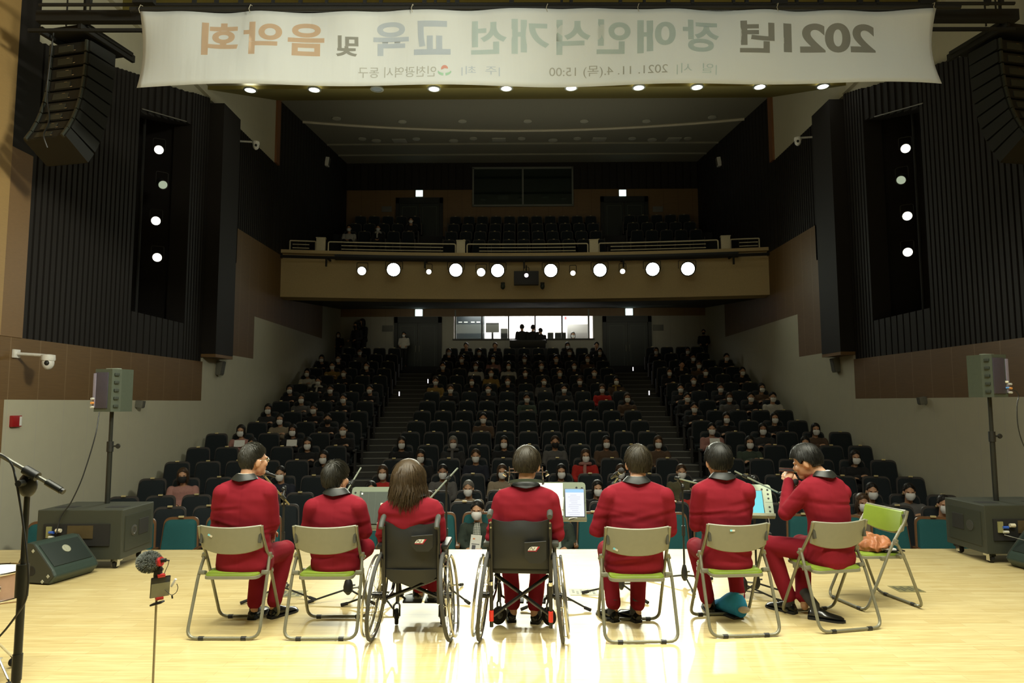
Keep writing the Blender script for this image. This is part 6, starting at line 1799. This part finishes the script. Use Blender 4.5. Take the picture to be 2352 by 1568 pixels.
def sub(label, loc, rz, w, d, h, emblem_x, pole_xy):
    t = thing('subwoofer', label, 'subwoofer', loc, rz)
    z0 = .10; b = MB(); b.box((0, d / 2, z0 + h / 2), (w, d, h), None, .008); bd = b.build('cabinet', mat('green_black_cabinet', (.032, .036, .024), .6, bump=.2, nscale=300), t, smooth=False)
    b = MB(); b.box((-.02, -.004, z0 + h * .50), (w * .78, .02, h * .44)); rc = b.build('rear_recess', MATT, bd, smooth=False)
    b = MB(); b.box((.02, -.016, z0 + h * .56), (w * .3, .01, h * .26)); b.build('recess_panel', mat('brown_amp_panel', (.07, .05, .02), .5), rc, smooth=False)
    b = MB(); b.box((-w * .34, -.02, z0 + h * .56), (.05, .02, .11)); b.build('input_panel', mat('yellow_green_panel', (.25, .24, .10), .5), rc, smooth=False)
    for k, (c, dx, dz) in enumerate((((.03, .10, .45), .03, 0), ((.5, .5, .42), .03, -.045), ((.6, .55, .4), .10, .02))):
        b = MB(); b.tube([(-w * .34 + dx - .015, -.04, z0 + h * .56 + dz), (-w * .34 + dx + .035, -.045, z0 + h * .56 + dz)], .014 if k < 2 else .02, 8); b.build('plug', mat('plug_%d' % k, c, .5), rc)
    b = MB()
    for y in (.03, d - .03): b.box((0, y, z0 + h - .03), (w * .8, .004, .012))
    for s in (-1, 1): b.box((s * (w / 2 + .002), d / 2, z0 + h * .5), (.006, d * .8, h * .72))
    b.build('side_panel', mat('cabinet_panel', (.026, .03, .02), .55), bd, smooth=False)
    for s in (-1, 1):
        M = Matrix.Translation((s * (w / 2 + .005), d * .36, z0 + h * .52)) @ Matrix.Rotation(PI / 2, 4, 'Y'); b = MB(); b.lathe([(.055, -.004), (.055, .004), (.035, .008), (.03, .004)], 20, M); b.build('emblem', mat('dark_emblem', (.05, .05, .045), .4), bd)
        b = MB(); b.box((s * (w / 2 + .006), d * .66, z0 + h * .55), (.006, .18, .16), None, .003); b.build('side_handle', MATT, bd, smooth=False)
    b = MB()
    for x in (-w * .3, w * .3): b.box((x, d * .35, z0 + h + .0005), (.20, .12, .003))
    b.build('top_handle', MATT, bd, smooth=False)
    for x in (-w / 2 + .09, w / 2 - .09):
        for y in (.08, d - .08):
            b = MB(); M = Matrix.Translation((x, y, .045)) @ Matrix.Rotation(PI / 2, 4, 'Y'); b.lathe([(.012, -.016), (.042, -.016), (.045, 0), (.042, .016), (.012, .016)], 16, M); ca = b.build('castor', RUBBER, t)
            b = MB(); b.box((x, y + .012, .082), (.07, .09, .03)); b.box((x - .024, y, .055), (.006, .05, .07)); b.box((x + .024, y, .055), (.006, .05, .07)); b.build('castor_fork', CHROME, ca, smooth=False)
    return t


def pole_speaker(label, loc, zt, rz, base, s):
    """loudspeaker on a pole standing on a cabinet; loc = pole foot"""
    pz = zt
    pole = thing('speaker_pole', 'black pole under the ' + label, 'pole', loc)
    b = MB(); b.tube([(0, 0, 0), (0, 0, (pz - loc[2]) * .62)], .026, 12); b.tube([(0, 0, (pz - loc[2]) * .6), (0, 0, pz - loc[2])], .020, 12); b.build('tube', STM, pole)
    b = MB(); zz = (pz - loc[2]) * .62; b.tube([(0, 0, zz - .06), (0, 0, zz + .05)], .034, 12); b.build('collar', BLACK, pole); b = MB(); b.tube([(.03, 0, zz), (.075, 0, zz)], .010, 8); b.lathe([(.022, -.012), (.028, 0), (.022, .012)], 12, Matrix.Translation((.085, 0, zz)) @ Matrix.Rotation(PI / 2, 4, 'X')); b.build('knob', BLACK, pole)
    t = thing('loudspeaker', label, 'loudspeaker', (loc[0], loc[1], pz), rz)
    w, d, h = .28, .26, .46
    o = [(-w / 2 + .03, -d / 2), (w / 2 - .03, -d / 2), (w / 2, -d / 2 + .1), (w / 2, d / 2), (-w / 2, d / 2), (-w / 2, -d / 2 + .1)]
    b = MB(); b.prism(o, h); bd = b.build('cabinet', mat('green_grey_cabinet', (.06, .075, .055), .5), t, smooth=False)
    b = MB(); b.box((-.02, -d / 2 - .003, h / 2), (w - .11, .012, h * .84), None, .004); b.build('rear_panel', mat('lilac_black_panel', (.05, .045, .065), .45), bd)
    b = MB(); b.box((-s * (w / 2 - .035), -d / 2 - .006, h / 2), (.035, .014, h * .8), None, .003); b.build('control_strip', mat('violet_grey_strip', (.22, .20, .26), .4), bd)
    b = MB()
    for k in range(5): b.box((s * (w / 2 - .012) , -d / 2 + .045, .06 + k * .085), (.05, .03, .030), (0, 0, s * R(72)), .006)
    b.build('vent', mat('dark_vent', (.02, .028, .02), .6), bd, smooth=False)
    for k, c in enumerate(((.5, .5, .45), (.7, .3, .08), (.55, .55, .5))):
        b = MB(); b.tube([(-s * (w / 2 - .035), -d / 2 - .01, .05 + .045 * k), (-s * (w / 2 - .035), -d / 2 - .045, .05 + .045 * k)], .012, 8); b.build('plug', mat('spk_plug_%d' % k, c, .5), bd)
    b = MB(); b.box((0, d / 2 + .004, h / 2), (w - .04, .012, h - .04), None, .004); b.build('grille', GRILLE, bd)
    b = MB(); b.box((0, 0, h + .006), (w * .55, .06, .014), None, .004); b.build('top_handle', mat('pale_edge', (.25, .28, .22), .4), bd)
    return t


sub('black subwoofer cabinet on castors at the left stage edge', (-4.64, 6.99, 0), 0, .86, .60, .49, 0, 0)
sub('black subwoofer cabinet on castors at the right stage edge', (5.02, 7.20, 0), R(2), .88, .62, .49, 0, 0)
pp = at(236, 1155, Z=.592); z_ = at(260, 945, Y=pp.y).z; pole_speaker('dark loudspeaker on the pole at the left', (pp.x + .05, pp.y, .592), z_, R(-14), 0, 1)
pp2 = at(2288, 1149, Z=.592); z2 = at(2260, 912, Y=pp2.y).z; pole_speaker('dark loudspeaker on the pole at the right', (pp2.x, pp2.y, .592), z2, R(20), 0, -1)


def wire(name, label, pts, r=.006, m=BLACK, rad=.12):
    b = MB(); b.tube(fillet(pts, rad, 4), r, 6); return tag(b.build(name, m), label, 'cable')


wire('speaker_cable', 'black cable sagging from the left pole speaker to its subwoofer', [at(228, 946, Y=7.2), at(222, 990, Y=7.1), at(205, 1050, Y=7.05), at(185, 1110, Y=7.0), at(160, 1160, Y=6.98), at(138, 1185, Y=6.96), at(130, 1225, Y=6.92)])
wire('speaker_cable', 'thin cable with blue plug hanging off the right pole speaker', [at(2300, 892, Y=7.45), at(2325, 892, Y=7.4), at(2342, 905, Y=7.4), at(2336, 925, Y=7.4), at(2336, 970, Y=7.4), at(2345, 1010, Y=7.4), at(2370, 1060, Y=7.4)], .005)
b = MB(); b.tube([at(2306, 891, Y=7.44), at(2322, 891, Y=7.42)], .013, 8); tag(b.build('cable_plug', mat('blue_plug', (.08, .30, .7), .4)), 'blue cable plug at the right pole speaker', 'plug')
b = MB(); b.tube([at(2304, 877, Y=7.44), at(2316, 877, Y=7.42)], .013, 8); tag(b.build('cable_plug', mat('ivory_plug', (.7, .66, .5), .4)), 'ivory cable plug above the blue one at the right pole speaker', 'plug')


def wedge(label, loc, rz, w=.66, s=1):
    t = thing('stage_monitor', label, 'stage monitor', loc, rz, 'stage monitors')
    GR = mat('dark_green_monitor', (.028, .045, .036), .42); pr_ = [(-.20, .0), (.17, .0), (.235, .07), (.20, .13), (-.03, .365), (-.10, .37), (-.235, .10)]
    YZ = Matrix(((0, 0, 1, 0), (1, 0, 0, 0), (0, 1, 0, 0), (0, 0, 0, 1)))
    b = MB(); b.prism([(-y, z) for y, z in pr_], w, Matrix.Translation((-w / 2, 0, .004)) @ YZ); c = b.build('cabinet', GR, t, smooth=False); bv = c.modifiers.new('edges', 'BEVEL'); bv.width = .022; bv.segments = 3
    a, q = Vector((0, -.20, .13)), Vector((0, .03, .365)); n_ = Vector((0, -(q.z - a.z), (q.y - a.y))).normalized(); cen = (a + q) / 2; ang = math.atan2(q.z - a.z, q.y - a.y)
    b = MB(); b.box((0, 0, 0), (w * .86, .26, .014), None, .004, Matrix.Translation(cen + n_ * .004) @ Matrix.Rotation(ang, 4, 'X')); g = b.build('grille', mat('monitor_grille', (.012, .02, .017), .6, noise_amt=.3, nscale=500), c)
    b = MB(); M = Matrix.Translation(cen + n_ * .014 + Vector((w * .03, .02, .02))) @ Matrix.Rotation(ang, 4, 'X'); b.lathe([(.042, -.004), (.042, .002), (.034, .004), (.034, .002)], 20, M); b.lathe([(.03, .002), (.03, .004)], 3, M); b.build('emblem', mat('pale_emblem', (.32, .33, .25), .45), g)
    for s_ in (-1, 1):
        b = MB(); b.prism([(-y * .93, .012 + z * .95) for y, z in pr_], .016, Matrix.Translation((s_ * (w / 2 - .002) - .008, 0, .004)) @ YZ); M = Matrix.Translation((s_ * (w / 2 + .005), .03, .12)) @ Matrix.Rotation(PI / 2, 4, 'Y'); e = b.build('end_cheek', DGREEN, c)
        b = MB(); b.lathe([(.045, 0), (.045, s_ * .003), (.028, s_ * .004), (.02, s_ * .002)], 18, M); b.build('end_port', MATT, e)
        b = MB()
        for y, z in ((-.10, .03), (-.16, .08), (.13, .12), (.02, .30)): b.box((s_ * (w / 2 + .006), y, z), (.006, .026, .026), (R(45), 0, 0))
        b.build('corner_stud', mat('pale_stud', (.42, .42, .32), .5), e, smooth=False)
    return t


wedge('dark green wedge monitor on the floor before the left subwoofer', (-4.64, 6.69, 0), R(78), .5)
wedge('dark green wedge monitor cut off at the right edge', (4.98, 6.90, 0), R(-80), .5)
wire('floor_cable', 'black cable running behind the left wedge monitor', [at(118, 1232, Y=6.95), at(105, 1255, Y=6.93), at(90, 1275, Z=.02), at(70, 1318, Z=.008), at(80, 1335, Z=.008)], .006)
wire('floor_cable', 'pale cable at the plugs of the right subwoofer', [at(2307, 1228, Y=7.1), at(2322, 1232, Y=7.05), at(2352, 1240, Y=7.02), at(2380, 1248, Y=7.0)], .004, mat('grey_cable', (.2, .2, .18), .6))

# ------------------------------------------------------------------ phone rig on its thin stand
T0 = at(360, 1360, Y=2.9); ph = thing('phone_rig', 'phone with fluffy grey microphone on a thin pale stand in the left foreground', 'phone rig', (T0.x, 2.9, 0))
def rp(px, py, dy=0): p = at(px, py, Y=2.9 + dy); return Vector((p.x - T0.x, dy, p.z))
b = MB(); b.tube([(0, 0, 0.16), (0, 0, rp(360, 1376).z)], .0048, 8); b.build('stand_tube', mat('champagne_tube', (.34, .30, .20), .3, .5), ph)
for k in range(3):
    a = 2 * PI * k / 3 + .4; b = MB(); b.tube([(0, 0, .2), (.22 * math.cos(a), .22 * math.sin(a), .008)], .005, 6); b.build('stand_leg', mat('champagne_tube', (1, 1, 1)), ph)
cph = (rp(353, 1322) + rp(383, 1372)) / 2
M = Matrix.Translation(cph) @ Matrix.Rotation(R(42), 4, 'Z') @ Matrix.Rotation(R(8), 4, 'X')
b = MB(); b.box((0, 0, 0), (.075, .009, .085), None, .004, M); pb = b.build('phone_body', mat('black_glass', (.02, .02, .018), .12), ph)
b = MB(); b.box((0, -.005, -.012), (.071, .001, .058), M=M); b.build('phone_screen', mat('dim_grey_screen', (.20, .20, .13), .2), pb, smooth=False)
b = MB(); b.box((0, .0, .047), (.03, .02, .012), None, .003, M); b.box((0, .0, -.047), (.03, .02, .012), None, .003, M); b.build('clamp_jaw', mat('red_clamp', (.5, .02, .02), .4), ph)
b = MB(); b.box(rp(361, 1385), (.05, .03, .008), (0, R(-15), 0), .003); b.build('clamp_base', BLACK, ph); b = MB(); b.box((rp(362, 1318) + rp(364, 1312)) / 2, (.028, .026, .05), None, .006); b.build('clamp_body', BLACK, ph)
b = MB(); c_ = rp(343, 1290); rs = random.Random(5); b.ell(c_, (.043, .036, .036), 16, 10)
mic_ = b.build('fur_core', mat('grey_fur', (.10, .11, .10), .9), ph)
b = MB()
for k in range(1500):
    d = Vector((rs.gauss(0, 1), rs.gauss(0, 1), rs.gauss(0, 1))).normalized(); p0 = c_ + Vector((d.x * .042, d.y * .035, d.z * .035)); d2 = (d + Vector((rs.uniform(-.6, .2), rs.uniform(-.4, .4), rs.uniform(-.7, .3)))).normalized()
    b.tube([p0, p0 + d * .006 + d2 * .004, p0 + d2 * .013], [.0009, .0008, .0002], 3, caps=False)
b.build('fur', mat('pale_fur', (.17, .19, .17), .8), mic_, fix=False)
b = MB(); b.tube([rp(364, 1290), rp(371, 1289)], .024, 14, flat=.8); b.build('red_ring', mat('red_clamp', (1, 0, 0)), ph)
b = MB(); b.tube([rp(370, 1287), rp(381, 1286)], .0085, 10); b.tube([rp(381, 1286), rp(389, 1287)], .003, 6); b.build('mic_tail', BLACK, ph)
b = MB(); b.tube([rp(360, 1304), rp(374, 1308)], .007, 8); b.tube([rp(360, 1304), rp(358, 1322)], .010, 8); b.build('shock_mount', BLACK, ph)
b = MB(); b.tube(fillet([rp(388, 1287), rp(386, 1298), rp(379, 1312), rp(375, 1325)], .01), .0014, 5); b.tube(fillet([rp(379, 1354), rp(394, 1368), rp(406, 1360), rp(409, 1348), rp(406, 1340)], .02), .0014, 5); b.tube([rp(395, 1367), rp(396, 1374)], .0035, 6); b.build('thin_cable', BLACK, ph)
b = MB(); b.box(rp(399, 1338), (.009, .012, .036), (0, R(28), 0), .003); b.build('white_receiver', WHITE, ph)

# ------------------------------------------------------------------ snare drum at the left edge
rim = at(46, 1312, Y=4.2); DR = .178; dc = (rim.x - DR, 4.2, 0); zt_ = rim.z + .0
sn = thing('snare_drum', 'snare drum cut off at the left edge behind the tall microphone stand', 'drum', dc)
b = MB(); b.lathe([(DR - .004, zt_ - .15), (DR - .004, zt_)], 40); b.build('shell', mat('pinkish_shell', (.42, .27, .20), .35), sn)
b = MB(); b.lathe([(.001, zt_ + .003), (DR - .004, zt_ + .002), (DR - .004, zt_ - .002)], 40); b.build('drumhead', mat('coated_drumhead', (.75, .78, .68), .6), sn)
for z_ in (zt_ + .004, zt_ - .15):
    b = MB(); b.tube([(DR * math.cos(a), DR * math.sin(a), z_) for a in [2 * PI * i / 40 for i in range(40)]], .0075, 8, True); b.build('hoop', CHROME, sn)
for k in range(8):
    a = 2 * PI * k / 8 + .1; c, s = math.cos(a), math.sin(a); b = MB(); b.tube([(DR * 1.04 * c, DR * 1.04 * s, zt_ - .155), (DR * 1.04 * c, DR * 1.04 * s, zt_ + .012)], .0035, 6); b.ell((DR * 1.03 * c, DR * 1.03 * s, zt_ - .075), (.012, .012, .022), 10, 6); b.build('tension_lug', CHROME, sn)
ss = thing('drum_stand', 'chrome drum stand with round rubber feet under the snare drum', 'drum stand', dc)
b = MB(); b.tube([(0, 0, .12), (0, 0, zt_ - .18)], .012, 8); b.build('post', CHROME, ss)
ft = at(28, 1522, Z=.03)
for k in range(3):
    a = math.atan2(ft.y - dc[1], ft.x - dc[0]) + 2 * PI * k / 3; L = math.hypot(ft.x - dc[0], ft.y - dc[1]); e = Vector((L * math.cos(a), L * math.sin(a), .035))
    b = MB(); b.tube(fillet([(0, 0, .30), e + Vector((0, 0, .03)), e], .03), .0065, 8); b.tube([(0, 0, .13), e * .6 + Vector((0, 0, .075))], .005, 6); lg = b.build('leg', CHROME, ss); b = MB(); b.ell(e, (.022, .022, .026)); b.build('rubber_foot', RUBBER, lg)
    a2 = a + .6; b = MB(); b.tube(fillet([(0, 0, zt_ - .20), (DR * math.cos(a2), DR * math.sin(a2), zt_ - .185), (DR * 1.1 * math.cos(a2), DR * 1.1 * math.sin(a2), zt_ - .15)], .02), .0065, 8); b.build('basket_arm', CHROME, ss)
# ------------------------------------------------------------------ jacket, phone and charger on the spare chair
JM = mat('tan_leather', (.36, .14, .06), .5, noise_amt=.2, nscale=12)
ch = Matrix.Translation((2.725, 5.85, 0)) @ Matrix.Rotation(R(102), 4, 'Z')
b = MB()
for k, (x, y, z, rx, ry, rz_) in enumerate(((0, .05, .487, .17, .15, .045), (-.05, .02, .515, .13, .13, .04), (.05, .07, .52, .12, .12, .038), (-.02, .10, .535, .11, .09, .03), (.10, .0, .50, .09, .10, .04), (-.11, .08, .50, .08, .11, .035))): b.ell((x, y, z), (rx, ry, rz_), 24, 14, (0, .1 * (k - 2), .5 * k))
me = remesh(b.mesh('folded_jacket', JM, fix=False), .006, 3)
co, no = get_co(me); am = np.empty(len(co))
for i, (x, y, z) in enumerate(co):
    r1 = 1 - 2 * abs(noise.noise(Vector((x * 16 + y * 7, y * 7 - x * 4, z * 6 + 3)))); r2 = 1 - 2 * abs(noise.noise(Vector((y * 22 - x * 8 + 9, x * 20, z * 14)))); am[i] = .030 * (r1 - .5) + .012 * (r2 - .5)
co = co + no * am[:, None]; co[:, 2] = np.maximum(co[:, 2], .449); set_co(me, co)
me.materials.clear(); me.materials.append(JM); o = link('folded_jacket', me); o.matrix_world = ch; tag(o, 'crumpled tan leather jacket on the green seat of the spare chair', 'jacket')
o = tag(MB().box((-.13, -.06, .458), (.19, .045, .022), (0, 0, R(70)), .009).build('white_charger', WHITE), 'white oblong power bank at the edge of the spare chair seat', 'power bank'); o.matrix_world = ch @ Matrix.Translation((-.005, .05, 0))
o = tag(MB().box((-.15, .11, .452), (.17, .08, .010), (0, 0, R(80)), .004).build('phone', mat('black_glass', (0, 0, 0))), 'black phone beside the white power bank on the spare chair', 'phone'); o.matrix_world = ch @ Matrix.Translation((0, -.19, 0))
# floor boxes let into the boards
for px0, px1, py, lab in ((2052, 2112, 1352, 'brass-edged floor socket plate at the right, beyond the spare chair'), (1308, 1372, 1359, 'floor socket plate right of the second wheelchair'), (612, 700, 1363, 'floor socket plate under the leftmost stand base')):
    a, c = at(px0, py, Z=.002), at(px1, py, Z=.002); t = thing('floor_socket', lab, 'floor socket', ((a.x + c.x) / 2, (a.y + c.y) / 2, 0), 0, 'floor socket plates'); w_ = c.x - a.x
    MB().box((0, 0, .0015), (w_, .20, .003)).build('plate', mat('dull_brass', (.30, .27, .12), .45, .4), t, smooth=False)
    b = MB()
    for i in range(6): b.box((-w_ * .36 + i * w_ * .145, .02 * (-1) ** i, .0035), (w_ * .09, .10, .001))
    b.build('socket_lid', mat('dark_lid', (.09, .09, .05), .5), t, smooth=False)
bpy.data.scenes.remove(BENCH)
